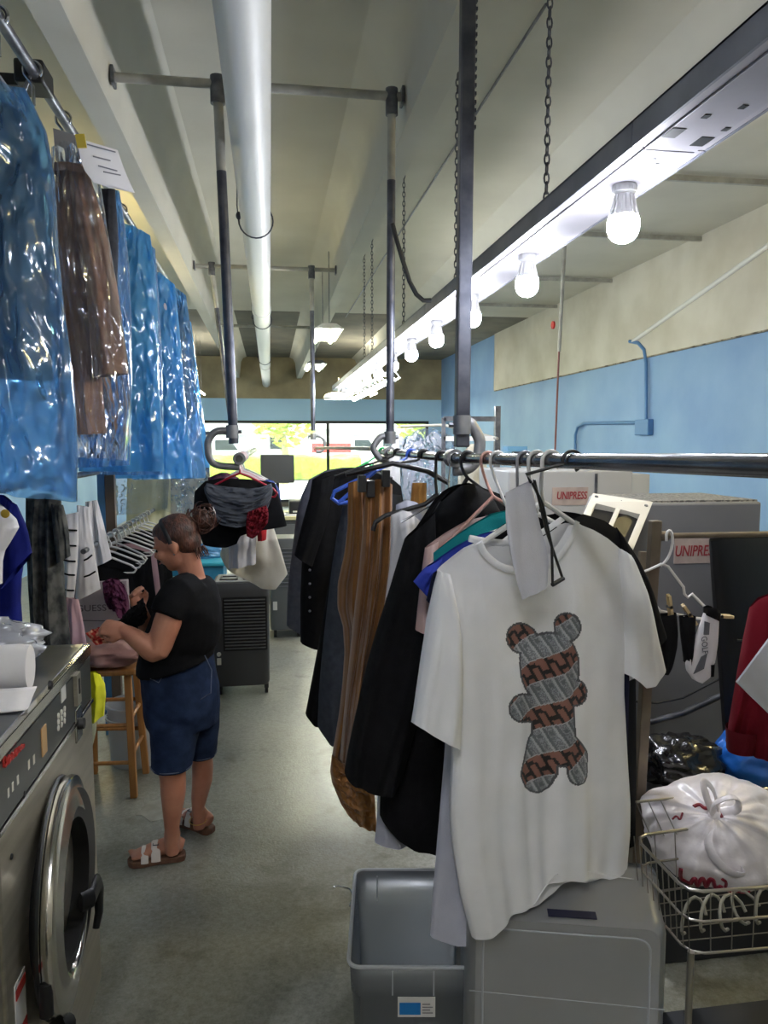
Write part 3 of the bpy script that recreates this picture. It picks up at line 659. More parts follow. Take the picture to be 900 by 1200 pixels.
t = garment('trousers', 3.3, [(30,584),(50,576),(72,586)], [(38,765),(84,775)], [(30,584),(32,660),(38,765)], [(72,586),(74,680),(84,775)], f_camo, .07, 'grey camouflage trousers hanging between the royal blue and striped shirts', 'trousers', 64, .03, 5)
garment('side_leg', 3.25, [(60,590),(74,592)], [(68,660),(82,652)], [(60,590),(64,630),(68,660)], [(74,592),(80,620),(82,652)], f_camo, .04, '', '', 65, .01, 2, parent=t)
t = garment('shirt', 3.9, [(72,604),(92,600)], [(75,706),(86,709)], [(72,604),(76,650),(75,706)], [(92,600),(92,650),(86,709)], f_white, .03, 'white shirt with thin black stripes, nearest of the striped pair', 'shirt', 66, .008, 2, group='striped shirts')
mb = MB(); pl = FLAT(3.9)
for k, y in enumerate((619,637,655,671,689)): mb.tube([pl.p(74.5+(k%2),y,.022),pl.p(83,y+1,.04),pl.p(91.5-k*.9,y+2,.022)], .0045, 6)
mb.build('stripe', f_black, t)
t = garment('shirt', 4.0, [(90,592),(104,594)], [(88,704),(118,690)], [(90,592),(92,650),(88,704)], [(104,594),(110,640),(118,690)], f_white, .04, 'white shirt with black stripes near the hem, farther of the striped pair', 'shirt', 67, .015, 2, group='striped shirts')
mb = MB(); pl = FLAT(4.0)
for (y, x0, x1) in ((653,101,110),(672,101,114)): mb.tube([pl.p(x0,y+2,.05),pl.p((x0+x1)/2,y,.052),pl.p(x1,y-4,.038)], .0045, 6)
mb.build('stripe', f_black, t)
garment('shirt', 4.25, [(100,588),(114,586)], [(104,668),(131,655)], [(100,588),(104,668)], [(114,586),(124,625),(131,655)], f_white, .05, 'plain white shirt hanging behind the striped shirts', 'shirt', 68, .02, 4)
def hanger(c, w, drop, lab, m, rod_r=.016, hook_len=.06, rot=0., wire=.0045, name='clothes_hanger', body_m=None, cat='hanger', group=None, bar=True, hook_m=None):
    """c: point on the rod; w: half width; arms slope down by drop"""
    t = thing(name, c, lab, cat, group); cs, sn = math.cos(rot), math.sin(rot)
    X = Vector((cs, sn, 0)); Zv = Vector((0,0,1)); r = rod_r+wire
    pts = [c+X*(r*math.cos(a))+Zv*(r*math.sin(a)) for a in [-.6+(PI+.6)*i/14 for i in range(15)]]
    pts += [c+X*(-r*.9)-Zv*r*.7, c-X*(r*.25)-Zv*r*1.7, c-Zv*(r*2.3), c-Zv*(r*2.3+hook_len)]
    MB().tube(pts, wire, 8).build('hook', hook_m or m, t)
    k = pts[-1]; mb = MB()
    for s in (-1, 1):
        mb.tube([k, k+X*(s*w*.25)-Zv*drop*.18, k+X*(s*w*.9)-Zv*drop*.85, k+X*(s*w)-Zv*drop*1.1] + ([k+X*(s*w*.93)-Zv*drop*1.3] if bar else []), wire*1.15, 8)
    if bar: mb.tube([k-X*(w*.93)-Zv*drop*1.3, k+X*(w*.93)-Zv*drop*1.3], wire, 8)
    mb.build('arms', body_m or m, t)
    return t
m_hw = mat('white_plastic', (214,212,208), .35); m_hp = mat('pink_plastic', (206,160,164), .4); m_hr = mat('red_plastic', (170,30,50), .4)
XK = -.93; ZK = 1.33
o = MB().tube([(XK,3.9,ZK),(XK,6.2,ZK)], .014, 10).build('garment_rail', m_gal); tag(o, 'short low rail crowded with white hangers left of the woman', 'rail')
rn = random.Random(5)
fx = [f_black, f_pink, f_dgrey, f_black, f_maroon, f_black, f_pink, f_black, f_dgrey, f_black, f_white, f_black]
for k in range(12):
    Y = 4.25+k*.15; c = Vector((XK,Y,ZK)); rz = rn.uniform(-.25,.25)
    hanger(c, .19, .085, 'white plastic hanger on the crowded low rail, %s from the front' % ordn[k], m_hw, .014, .02, rz, .005, group='white hangers on the crowded low rail')
    cols = f_black if k % 3 else fx[k]
    x0 = XK-.18; x1 = XK+.17; zt = ZK-.13; zb = .62+.1*rn.random()
    mb = MB(); pts = []
    nu, nv = 16, 14
    for sgn in (1, -1):
        pts = []
        for j in range(nv):
            v = j/(nv-1)
            for i in range(nu):
                u = i/(nu-1); e = math.sqrt(max(0,1-(2*u-1)**2)); x = x0+(x1-x0)*u
                pts.append((x*1.0+.02*math.sin(3*v+k), Y+(x-XK)*math.tan(rz)+sgn*e*.03+.012*e*math.sin(9*u+k+2*v), zt-abs(2*u-1)**1.5*.06-(zt-zb)*v))
        mb.grid(pts, nu, nv)
    o = mb.build('garment', cols)
    tag(o, '%s garment packed on the crowded low rail, %s from the front' % (('black' if cols is f_black else {id(f_pink):'dusty pink',id(f_dgrey):'charcoal',id(f_maroon):'plum',id(f_white):'white'}[id(cols)]), ordn[k]), 'garment', 'garments on the crowded low rail')
garment('dress', 3.6, [(76,700),(92,702)], [(80,830),(108,812)], [(76,700),(78,770),(80,830)], [(92,702),(100,745),(108,812)], f_pink, .04, 'pink garment hanging down behind the corner of the washer', 'garment', 71, .03, 4)

# ---------------------------------------------------------------- washer
m_ss = mat('brushed_stainless', (186,180,164), .36, .8, col2=(168,162,146), scale=3, bump=.03, bscale=180, stretch=(1,1,12))
m_sst = mat('stainless_top', (128,130,134), .3, .9, col2=(104,106,110), scale=4, bump=.02)
m_pan = mat('panel_black', (44,46,46), .3); m_ring = mat('polished_ring', (190,188,182), .16, 1.)
m_rub = mat('black_rubber', (10,10,11), .5); m_red = mat('print_red', (176,44,36), .5); m_lt = mat('print_pale', (200,198,188), .5)
XF = -.585; W0 = 1.632; W1 = 2.488; ZT = 1.23
wsh = thing('washing_machine', (-1.0,2.06,0), 'stainless steel front loading washer at the left edge, with roll and bag on top', 'washing machine')
MB().box((-1.38,W0,.08), (XF,W1,ZT-.19)).build('body', m_ss, wsh, smooth=False, bevel=.008)
MB().box((-1.34,W0+.03,.0), (XF-.05,W1-.03,.08)).build('plinth', m_rub, wsh, smooth=False)
MB().box((-1.38,W0,ZT-.19), (XF-.02,W1,ZT-.03)).build('control_housing', m_ss, wsh, smooth=False)
MB().box((-1.38,W0,ZT-.03), (XF-.012,W1,ZT)).build('top_panel', m_sst, wsh, smooth=False, bevel=.004)
MB().box((XF-.014,W0,ZT-.036), (XF+.004,W1,ZT-.002)).build('front_lip', m_ring, wsh, smooth=False, bevel=.003)
cp = MB().box((XF-.02,W0+.006,ZT-.178), (XF+.001,W1-.006,ZT-.042)).build('control_panel', m_pan, wsh, smooth=False)
MB().box((XF-.01,W0,ZT-.192), (XF+.006,W1,ZT-.182)).build('trim_strip', m_ring, wsh, smooth=False)
def pxb(x0,y0,x1,y1,name,m,par,out=.004):
    a = PX(x0,y0,XF); b_ = PX(x1,y1,XF)
    return MB().box((XF-.002,min(a.y,b_.y),min(a.z,b_.z)), (XF+out,max(a.y,b_.y),max(a.z,b_.z))).build(name, m, par, smooth=False, bevel=.001)
pxb(70,807,76,818,'display',m_lt,cp)
for i in range(3):
    for j in range(3):
        c = PX(67.5+i*3.6, 839-i*4.2+j*7.2, XF); MB().lathe(c, [(0,.004),(.0075,.004),(.0085,0)], 12, (1,0,0)).build('button', m_lt, cp)
pxb(85,792,91,822,'coin_slot',m_ss,cp,.012); pxb(87,796,89,812,'slot',m_rub,cp,.014)
pxb(47,855,54,880,'card_window',mat('amber_card',(176,140,96),.4),cp)
# red maker's lettering and small print
q0 = PX(3.5,901,XF+.002); q1 = PX(27,876,XF+.002); pts = []
for k in range(61):
    p = q0.lerp(q1, k/60); amp = .018 if k > 8 else .026
    pts.append((XF+.002, p.y+.006*math.sin(k*1.3), p.z+amp*(.5+.5*math.sin(k*.95))*(1-.5*k/60)))
MB().tube(pts, .0035, 5).build('brand_mark', m_red, wsh)
for (x, y, s) in ((8,925,1),(13,918,1),(19,910,1),(32,892,1),(38,886,1)): pxb(x,y,x+2.5,y+8,'printed_mark',m_lt,cp,.002)
c = PX(91,848,XF); MB().box((XF-.002,c.y-.035,c.z-.05), (XF+.006,c.y+.035,c.z+.05)).build('lock_plate', m_ring, wsh, smooth=False, bevel=.004)
MB().lathe(c, [(0,.02),(.016,.02),(.018,.006)], 16, (1,0,0)).build('lock', m_rub, wsh)
c = PX(57.5,803,XF+.004); MB().lathe(c, [(0,.01),(.011,.008),(.013,0)], 14, (1,0,0)).build('lid_lock', m_rub, wsh)
for (x, y) in ((28,930),(13,1004)): MB().lathe(PX(x,y,XF), [(0,.004),(.006,.003),(.007,0)], 10, (1,0,0)).build('screw', m_rub, wsh)
DR = .295; DA = math.radians(5); dx_ = Vector((math.cos(DA), math.sin(DA), 0)); dt = Vector((-math.sin(DA), math.cos(DA), 0))
dc = PY(80,1042,2.02); dc.x = XF+.045
MB().lathe((XF-.002,dc.y+.01,dc.z), [(DR*.80,0),(DR*.84,.02),(DR*.86,.045),(DR*.60,.045),(DR*.58,0)], 56, (1,0,0)).build('door_gasket', m_rub, wsh)
dr = MB().lathe(dc, [(DR*.90,-.045),(DR*.97,-.035),(DR*1.0,-.012),(DR*.985,0),(DR*.72,.012),(DR*.69,.004),(DR*.66,-.03),(DR*.60,-.06),(DR*.55,-.06)], 72, dx_).build('door', m_ring, wsh, angle=60)
MB().lathe(dc-dx_*.012, [(DR*.99,-.03),(DR*1.005,-.024),(DR*.99,-.018)], 72, dx_).build('rubber_edge', m_rub, dr)
MB().lathe(dc, [(0,-.035),(DR*.3,-.038),(DR*.55,-.05),(DR*.66,-.06)], 48, dx_).build('door_glass', mat('dark_door_glass', (14,16,18), .06, spec=.8), dr)
hc_ = dc+dt*(DR*.42)+Vector((0,0,-DR*.30))
MB().tube([hc_+dx_*.005-dt*.05, hc_+dx_*.03-dt*.03, hc_+dx_*.036+dt*.04, hc_+dx_*.036+dt*.065+Vector((0,0,-.03)), hc_+dx_*.036+dt*.06+Vector((0,0,-.10)), hc_+dx_*.028+dt*.045+Vector((0,0,-.14))], [(.030,.012),(.030,.013),(.028,.014),(.022,.015),(.020,.012),(.014,.010)], 12).build('door_handle', m_rub, dr)
MB().tube([dc-dt*(DR*.95)+Vector((-.02,0,-.14)), dc-dt*(DR*.95)+Vector((-.02,0,-.06))], .016, 12).build('hinge', m_rub, dr)
MB().tube([dc-dt*(DR*.62)+Vector((-.02,0,-.25)), dc-dt*(DR*.5)+Vector((-.0,0,-.27))], .024, 12).build('latch', m_rub, dr)
st = MB().box((XF-.001,W0+.05,.38), (XF+.002,W0+.12,.66)).build('warning_sticker', mat('sticker_white', (206,204,200), .6), wsh, smooth=False)
for z in (.635,.53): MB().box((XF,W0+.053,z-.012), (XF+.0035,W0+.117,z+.012)).build('red_band', m_red, st, smooth=False)
mb = MB()
for k in range(12): mb.box((XF,W0+.056,.395+k*.0095), (XF+.0028,W0+.105+.01*(k%2),.3985+k*.0095))
mb.build('printed_lines', mat('print_grey', (120,118,120), .6), st, smooth=False)
dup(wsh, (-1.0,2.06-.866,0), 'stainless steel washer cut off by the left edge, nearest the camera')
# on the washer
def PT(px, py, z=ZT): return PZ(px, py, z)
a = PT(-30,800); r = .062
t = thing('paper_roll', (-.86,2.0,ZT), 'thick white paper roll lying on the washer top', 'paper roll')
c0 = Vector((-1.25,1.98,ZT+r)); c1 = PY(34,778,2.02); c1.z = ZT+r; c1 = Vector((c1.x,2.03,c1.z))
MB().tube([c0, c0.lerp(c1,.03), c0.lerp(c1,.96), c1], [r*.92, r, r, r*.93], 28).build('roll', mat('tissue_white', (208,206,206), .9, bump=.1, bscale=30), t)
mb = MB(); pts = []
dx = (c1-c0)
for j in range(8):
    v = j/7
    for i in range(14):
        p = c0.lerp(c1, i/13*1.06); off = Vector((.0,-r-.02-.09*v,0)); z = ZT+.004+.03*(1-v)**2+.006*(1+math.sin(i*.9+j))*.5
        pts.append((p.x+off.x, p.y+off.y, z))
mb.grid(pts, 14, 8); mb.build('loose_sheet', mat('tissue_white', (0,0,0)), t, solid=.002)
f_plw = film('white_bag_film', (236,236,236), (226,226,230), .72, 18, .04, .22, .9)
def crumple(name, c, rx, ry, rz, m, seed, amp=.35, n=28, flat=True, fr=2.2, parent=None, lab=None, cat=None, zmin=None, spikes=0):
    mb = MB(); vv = []; c = Vector(c); nv = n*2//3
    for j in range(nv+1):
        ph = PI*j/nv
        for i in range(n):
            th = 2*PI*i/n; d = Vector((math.sin(ph)*math.cos(th), math.sin(ph)*math.sin(th), math.cos(ph)))
            q = d*fr+Vector((seed,seed*.7,0)); k = 1+amp*(mnoise.noise(q)+.6*mnoise.noise(q*2.1)+.35*abs(mnoise.noise(q*4.3)))
            if spikes: k += spikes*abs(math.sin(th*7+seed))*math.sin(ph)
            p = Vector((d.x*rx*k, d.y*ry*k, d.z*rz*k))
            if flat and p.z < -rz*.55: p.z = -rz*.55
            if zmin is not None: p.z = max(p.z, zmin-c.z)
            vv.append(c+p)
    mb.add(vv, [(j*n+i, (j+1)*n+i, (j+1)*n+(i+1) % n, j*n+(i+1) % n) for j in range(nv) for i in range(n)])
    o = mb.build(name, m, parent, angle=80)
    if lab: tag(o, lab, cat)
    return o
p = PT(20,772); crumple('plastic_bag', (-.98,2.28,ZT+.06), .30, .15, .085, f_plw, 4, .22, 48, fr=2.6, zmin=ZT+.002, lab='crumpled translucent white plastic bag on the far end of the washer', cat='plastic bag')
crumple('plastic_bag', (-.83,2.25,ZT+.035), .075, .09, .05, mat('blue_print_plastic', (28,84,170), .4, col2=(150,180,220), scale=26, lo=.5, hi=.56), 9, .4, 30, zmin=ZT+.002, lab='small bundle of blue printed plastic beside the paper roll', cat='plastic bag')
crumple('bread_bag', (-1.15,2.36,ZT+.11), .10, .07, .07, mat('tan_packet', (150,118,90), .6), 12, .3, 20, zmin=ZT+.06, lab='tan packet showing above the crumpled bag on the washer', cat='packet')
# yellow cloth on a bar at the washer's end
t = thing('towel_bar', (XF-.03,W1,ZT-.2), 'short metal bar sticking out from the far end of the washer', 'bar')
MB().bar((XF-.08,W1,ZT-.185), PX(110,806,XF-.03), .012, .02).build('arm', m_ring, t, smooth=False)
pl = FLAT(2.62)
o = cloth(MB(), pl, [(98,792),(108,786),(117,790)], [(100,848),(122,838)], [(98,792),(97,820),(100,848)], [(117,790),(125,806),(122,838)], .03, .015, 3, 88).build('cleaning_cloth', fab('yellow_cloth', (206,208,40), (220,220,70), 9)); tag(o, 'bright yellow cloth draped at the far end of the washer', 'cloth')
o = cloth(MB(), FLAT(2.72), [(98,818),(112,812)], [(100,880),(108,876)], [(98,818),(96,850),(100,880)], [(112,812),(114,850),(108,876)], .03, .01, 2, 89).build('cleaning_cloth', fab('greenish_rag', (176,178,150))); tag(o, 'pale rag hanging below the yellow cloth', 'cloth')

# ---------------------------------------------------------------- stool + what is on it
m_oak = mat('honey_oak', (176,124,66), .45, col2=(150,100,50), scale=5, stretch=(6,6,.6), bump=.05)
st = thing('bar_stool', (-.875,4.14,0), 'honey coloured wooden stool beside the woman', 'stool')
base = [(-.738,3.975),(-.722,4.27),(-1.012,4.31),(-1.03,4.0)]; zt = .665
topc = Vector((-.875,4.14,0)); tops = [Vector((topc.x+sx*.115,topc.y+sy*.115,zt)) for sx, sy in ((1,-1),(1,1),(-1,1),(-1,-1))]
bs = [Vector((x,y,0)) for x, y in base]
for b_, tp in zip(bs, tops): MB().bar(b_, tp, .036, .036).build('leg', m_oak, st, smooth=False, bevel=.004)
MB().box((topc.x-.165,topc.y-.165,zt-.005), (topc.x+.165,topc.y+.165,zt+.028)).build('seat', m_oak, st, smooth=False, bevel=.01)
mb = MB()
def rung(i, j, h): 
    a = bs[i].lerp(tops[i], h); b_ = bs[j].lerp(tops[j], h); MB().tube([a, b_], .011, 10).build('rung', m_oak, st)
rung(0,1,.34); rung(0,1,.62); rung(3,0,.28); rung(3,0,.58); rung(2,3,.45); rung(1,2,.40); rung(2,3,.62); rung(1,2,.66)
t = thing('shopping_bag', (-.96,4.2,zt+.028), 'pale pink paper shopping bag with dark lettering on the stool', 'shopping bag')
a = PY(88,682,4.2); b_ = PY(149,690,4.2)
MB().prism([(a.x,4.2,zt+.03),(b_.x+.01,4.2,zt+.03),(b_.x,4.2,a.z),(a.x,4.2,a.z)], (0,.1,0)).build('bag_body', mat('bag_paper', (186,172,168), .7, col2=(178,162,160), scale=5), t, smooth=False, bevel=.004)
Mx = frameM(PY(107,713,4.197), (1,0,0), (0,0,1)); text('lettering', 'GUESS', mat('print_brown', (96,84,84), .6), Mx, .05, t, .0006, width=.155)
MB().bar(PY(92,727,4.196), PY(146,728,4.196), .003, .004).build('printed_line', mat('print_brown', (0,0,0)), t, smooth=False)
o = cloth(MB(), FLAT(4.1), [(120,682),(134,676),(146,686)], [(126,708),(152,728)], [(120,682),(122,698),(126,708)], [(146,686),(151,704),(152,728)], .06, .02, 4, 91, crump=.03).build('scarf', f_maroon); tag(o, 'plum coloured cloth draped over the edge of the lettered shopping bag', 'cloth')
crumple('tote_bag', (-.86,4.05,zt+.095), .18, .12, .075, fab('rose_leather', (158,124,116), (140,104,98), 6, rough=.6), 23, .3, 36, zmin=zt+.03, lab='slumped rose brown fabric bag on the stool seat', cat='bag')
def stain(name, pts, z, m, lab, cat):
    o = MB().prism([(x,y,z) for x, y in pts], (0,0,.003)).build(name, m, smooth=False); tag(o, lab, cat)
# bucket and jug
m_buck = mat('bucket_white', (186,188,186), .45)
bc = PZ(158,895,0); bc = Vector((bc.x,bc.y+.05,0))
t = thing('bucket', bc, 'white plastic bucket on the floor behind the stool', 'bucket')
MB().lathe(bc, [(0,.005),(.135,.0),(.14,.01),(.155,.34),(.163,.34),(.163,.355),(.155,.36),(.15,.3),(.13,.02),(0,.02)], 32).build('tub', m_buck, t)
MB().lathe(bc, [(.158,.27),(.166,.272),(.166,.285),(.158,.287)], 32).build('rim_band', m_buck, t)
MB().tube(arc(bc+Vector((0,0,.3)), .166, PI, 2*PI, (1,0,0), (0,-.6,.8), 14), .003, 6).build('handle', m_gal, t)
jc = bc+Vector((.06,.02,.36)); t = thing('detergent_jug', jc, 'clear plastic jug standing on the white bucket under the stool rails', 'jug')
MB().lathe(jc, [(0,0),(.07,0),(.075,.02),(.075,.14),(.05,.18),(.03,.2),(.03,.22),(0,.22)], 24).build('jug_body', mat('jug_plastic', (150,158,164), .25), t)
MB().lathe(jc+Vector((0,0,.22)), [(0,.03),(.033,.03),(.034,0)], 18).build('cap', m_blk, t)
o = MB()
rn = random.Random(8); ang = [i*2*PI/16 for i in range(16)]; pc = PZ(193,948,0)
o.prism([(pc.x+math.cos(a)*.17*rn.uniform(.7,1.1), pc.y+math.sin(a)*.12*rn.uniform(.6,1.15), .001) for a in ang], (0,0,.001))
o = o.build('floor_patch', mat('worn_patch', (150,148,136), .6, col2=(126,124,112), scale=14), smooth=False); tag(o, 'pale worn tape patch on the floor beside the stool leg', 'floor patch')
# ---------------------------------------------------------------- evaporative cooler
m_cool = mat('cooler_black', (62,63,66), .5); m_coolt = mat('cooler_top_grey', (112,114,112), .5)
cx0 = PZ(256,818,0).x; cx1 = PZ(316,811,0).x; Yc = 5.5; xl = PY(247,700,Yc).x; xr = PY(315.5,700,Yc).x; zt = PY(280,684,Yc).z; zb = .075
t = thing('air_cooler', ((xl+xr)/2,Yc+.2,0), 'black wheeled air cooler with louvred front behind the woman', 'air cooler')
MB().rings([((xl+xr)/2,Yc+.19,zb+z*(zt-zb),(xr-xl)/2*s,.19*s) for z, s in ((0,.94),(.03,.98),(.3,.985),(.92,1.0),(.97,.97),(1,.93))], 40, pw=9).build('housing', m_cool, t, angle=30)
mb = MB(); y0 = Yc-.004
xa, xb = xl+.095, xr-.03; za = zb+.29; zz = zt-.12
mb.box((xa-.012,y0,za-.02), (xb+.012,y0+.012,zz+.02)); mb.build('grille_frame', mat('grille_dark', (16,16,18), .7), t, smooth=False)
mb = MB()
for k in range(16):
    z = za+(zz-za)*k/15; mb.box((xa,y0-.014,z-.0035), (xb,y0+.006,z+.0035), None)
mb.build('louvre', mat('louvre_black', (96,98,102), .4), t, smooth=False)
MB().box((xl+.03,Yc+.03,zt-.002), (xr-.03,Yc+.35,zt+.012)).build('top_cover', m_coolt, t, smooth=False, bevel=.006)
for xx in (xl+.06, (xl+xr)/2+.02): 
    mb = MB(); 
    for a, b_, c_, d_ in ((0,0,.13,.02),(0,.13,.13,.15),(0,0,.015,.15),(.115,0,.13,.15)): mb.box((xx+a,Yc+.09+b_,zt+.012), (xx+c_,Yc+.09+d_,zt+.02))
    mb.build('vent_frame', mat('vent_dark', (62,62,60), .5), t, smooth=False)
MB().lathe((xl+.05,Yc,zb+.25), [(0,-.02),(.014,-.018),(.016,0)], 14, (0,1,0)).build('knob', m_lt, t)
MB().box((xl+.035,Yc-.004,zb+.17), (xl+.065,Yc,zb+.22)).build('tag', m_lt, t, smooth=False)
for x, y in ((xl+.05,Yc+.06),(xr-.03,Yc+.06),(xl+.05,Yc+.33),(xr-.03,Yc+.33)):
    w_ = MB().tube([(x-.012,y,.036),(x+.012,y,.036)], .036, 18).build('caster', m_rub, t)
    MB().box((x-.016,y-.012,.04), (x+.016,y+.02,.085)).build('fork', m_blk, w_, smooth=False)
# ================================================================ RIGHT RACK
def cl(Y0, Y1=None, x0=400, x1=700): return Pl(x0, Y0, x1, Y1 or Y0)
f_tee = fab('white_jersey', (222,222,224), (228,228,230), 10, bump=.08); f_slate = fab('slate_suiting', (58,62,70), (66,70,78))
f_cord = mat('brown_corduroy', (132,90,46), .85, col2=(116,76,38), scale=7, bump=.1, bscale=200, spec=.15, sheen=.3)
f_lav = fab('pale_lavender_cloth', (176,178,192), (186,188,200), 8); f_teal = fab('teal_cloth', (26,128,132), (32,138,140), 9)
f_bluec = fab('cobalt_cloth', (44,58,150), (50,66,160), 9); f_rose = fab('blush_cloth', (204,172,166), (212,182,176), 9)
m_hb = mat('black_plastic', (0,0,0)); m_hpk = mat('blush_plastic', (196,146,134), .35); m_hblue = mat('blue_plastic', (50,90,190), .35); m_hgreen = mat('green_plastic', (60,190,110), .35)
# charcoal coat and black shirt (back of the rack)
t = garment('coat', 4.6, [(362,562),(388,548),(440,548),(462,570)], [(336,733),(356,742),(372,752),(480,752)], [(362,562),(349,590),(343,640),(337,690),(336,733)], [(462,570),(478,650),(480,752)], fab('charcoal_coat_cloth', (80,82,92), (90,92,102)), .12, 'long charcoal coat at the window end of the right rack', 'coat', 101, .03, 5)
t = garment('shirt', 4.1, [(366,562),(384,552),(440,545),(470,570)], [(352,752),(375,757),(480,757)], [(366,562),(358,610),(352,680),(352,752)], [(470,570),(482,650),(480,757)], f_black, .12, 'black long shirt with buttons hanging in front of the charcoal coat', 'shirt', 102, .03, 5)
garment('sleeve', 4.0, [(368,564),(392,556)], [(345,650),(366,664)], [(368,564),(356,606),(345,650)], [(392,556),(384,610),(366,664)], f_black, .06, '', '', 103, .012, 2, parent=t)
for y in (668,684,700,716): MB().ell(PY(363,y,3.97), (.007,.005,.007)).build('button', m_gal, t)
t = garment('coat', 3.35, [(402,592),(430,576),(470,580)], [(372,850),(390,868),(480,868)], [(402,592),(392,640),(382,720),(374,800),(372,850)], [(470,580),(480,700),(480,868)], f_slate, .10, 'long slate grey coat just behind the brown corduroy trousers', 'coat', 104, .03, 5)
garment('coat', 3.55, [(392,640),(420,640)], [(358,836),(374,850),(420,868)], [(392,640),(376,740),(358,836)], [(420,640),(424,760),(420,868)], f_black, .07, 'black coat whose hem shows left of the slate grey coat', 'coat', 105, .03, 4)
# brown corduroy trousers on a clip hanger
cr = thing('trousers', PY(440,972,2.9), 'brown corduroy trousers hanging from a black clip hanger', 'trousers')
garment('rear_leg', 3.0, [(408,566),(432,560)], [(388,895),(412,900)], [(408,566),(407,633),(392,700),(405,745),(400,820),(388,895)], [(432,560),(436,640),(430,760),(412,900)], f_cord, .05, '', '', 106, .028, 6, parent=cr)
garment('front_leg', 2.9, [(428,568),(446,560),(460,568)], [(398,908),(410,912)], [(428,568),(424,640),(414,730),(404,830),(398,908)], [(460,568),(458,650),(450,720),(430,800),(410,912)], f_cord, .06, '', '', 107, .034, 7, parent=cr)
garment('turned_up_end', 2.85, [(389,885),(412,900)], [(398,938),(428,968),(442,973)], [(389,885),(386,910),(398,938)], [(412,900),(438,915),(442,973)], f_cord, .06, '', '', 108, .02, 3, parent=cr, crump=.02)
garment('trousers', 2.98, [(483,566),(500,566)], [(478,640),(496,640)], [(483,566),(478,640)], [(500,566),(496,640)], fab('camel_cloth', (176,128,70), (184,138,80), 12), .04, 'camel coloured trousers behind the black hangers of the right rack', 'trousers', 109)
garment('shirt', 2.8, [(464,592),(480,584),(506,600)], [(456,712),(520,712)], [(464,592),(462,640),(456,712)], [(506,600),(516,650),(520,712)], f_lav, .05, 'pale grey shirt between the corduroy trousers and black jacket', 'shirt', 110, .02)
t = garment('tank_top', 2.72, [(458,604),(476,596),(494,612)], [(452,700),(500,700)], [(458,604),(458,650),(452,700)], [(494,612),(500,650),(500,700)], f_white, .04, 'white tank top peeking out beside the black jacket', 'top', 111, .02)
# black jacket
t = garment('jacket', 2.45, [(468,650),(490,618),(516,578),(545,565),(572,574),(640,600)], [(445,955),(470,978),(514,984),(640,984)], [(468,650),(456,740),(447,850),(445,955)], [(640,600),(655,750),(640,984)], f_black, .13, 'large black jacket hanging next in line behind the coloured shirts', 'jacket', 112, .02, 4)
garment('sleeve', 2.32, [(474,632),(510,600)], [(404,906),(436,922),(470,915)], [(474,632),(452,708),(438,752),(428,790),(410,870),(404,906)], [(510,600),(512,700),(500,800),(470,915)], f_black, .08, '', '', 113, .02, 3, parent=t)
cloth(MB(), cl(2.38), [(516,588),(545,562),(574,578)], [(500,640),(560,650),(590,640)], [(516,588),(504,610),(500,640)], [(574,578),(588,606),(590,640)], .10, .01, 3, 114, 26, 20).build('collar', f_black, t)
garment('trousers', 2.5, [(441,905),(458,905)], [(439,986),(466,990),(493,986)], [(441,905),(443,950),(439,986)], [(458,905),(462,950),(493,986)], f_lav, .03, 'pale lavender trouser end showing below the black jacket', 'trousers', 115, .01, 2)
# coloured shirts
def half_shirt(Y, pts_top, sleeve, low, m, lab, sd, grp=None):
    t = garment('shirt', Y, pts_top, low, [pts_top[0], (low[0][0]-2,(pts_top[0][1]+low[0][1])/2), low[0]], [pts_top[-1], (low[-1][0]+3,(pts_top[-1][1]+low[-1][1])/2), low[-1]], m, .05, lab, 'shirt', sd, .012, 4)
    if sleeve: garment('sleeve', Y-.04, [sleeve[0], sleeve[1]], [sleeve[3], sleeve[2]], [sleeve[0], sleeve[3]], [sleeve[1], sleeve[2]], m, .035, '', '', sd+50, .008, 2, parent=t)
    return t
half_shirt(2.27, [(500,640),(530,620),(560,604),(600,604),(660,630)], [(498,642),(514,634),(503,740),(487,738)], [(506,860),(665,860)], f_rose, 'blush pink shirt hanging behind the teal shirt', 121)
half_shirt(2.18, [(508,648),(545,620),(588,596),(622,604),(680,640)], None, [(512,860),(680,860)], f_teal, 'teal shirt with only its shoulder showing beside the blush shirt', 122)
half_shirt(2.10, [(506,660),(545,634),(575,622),(640,618),(700,650)], [(500,664),(518,654),(506,705),(485,682)], [(512,860),(700,860)], f_bluec, 'cobalt blue shirt whose sleeve pokes out left of the white t-shirt', 123)
half_shirt(2.04, [(512,668),(548,640),(585,624),(640,622),(700,640),(730,660)], [(508,672),(524,662),(516,720),(500,704)], [(520,880),(735,880)], fab('midnight_cloth', (20,22,44), (24,26,50)), 'midnight blue t-shirt directly behind the black one', 124)
# black t-shirt behind the white one
BT = Pl(512, 1.86, 735, 2.10)
t = cloth(MB(), BT, [(528,660),(575,636),(590,652),(620,668),(645,650),(668,598),(717,613),(744,650)], [(545,985),(640,1000),(743,988)], [(528,660),(535,800),(545,985)], [(744,650),(742,760),(744,870),(743,988)], .05, .012, 4, 131, 60, 60, back=[(528,660),(575,628),(600,610),(650,604),(668,598),(717,613),(744,650)]).build('t_shirt', f_black)
tag(t, 'black t-shirt hanging right behind the big white printed t-shirt', 't-shirt')
garment('sleeve', 2.08, [(722,618),(744,650)], [(752,760),(778,742)], [(722,618),(738,690),(752,760)], [(744,650),(762,690),(778,742)], f_black, .045, '', '', 132, .008, 2, parent=t)
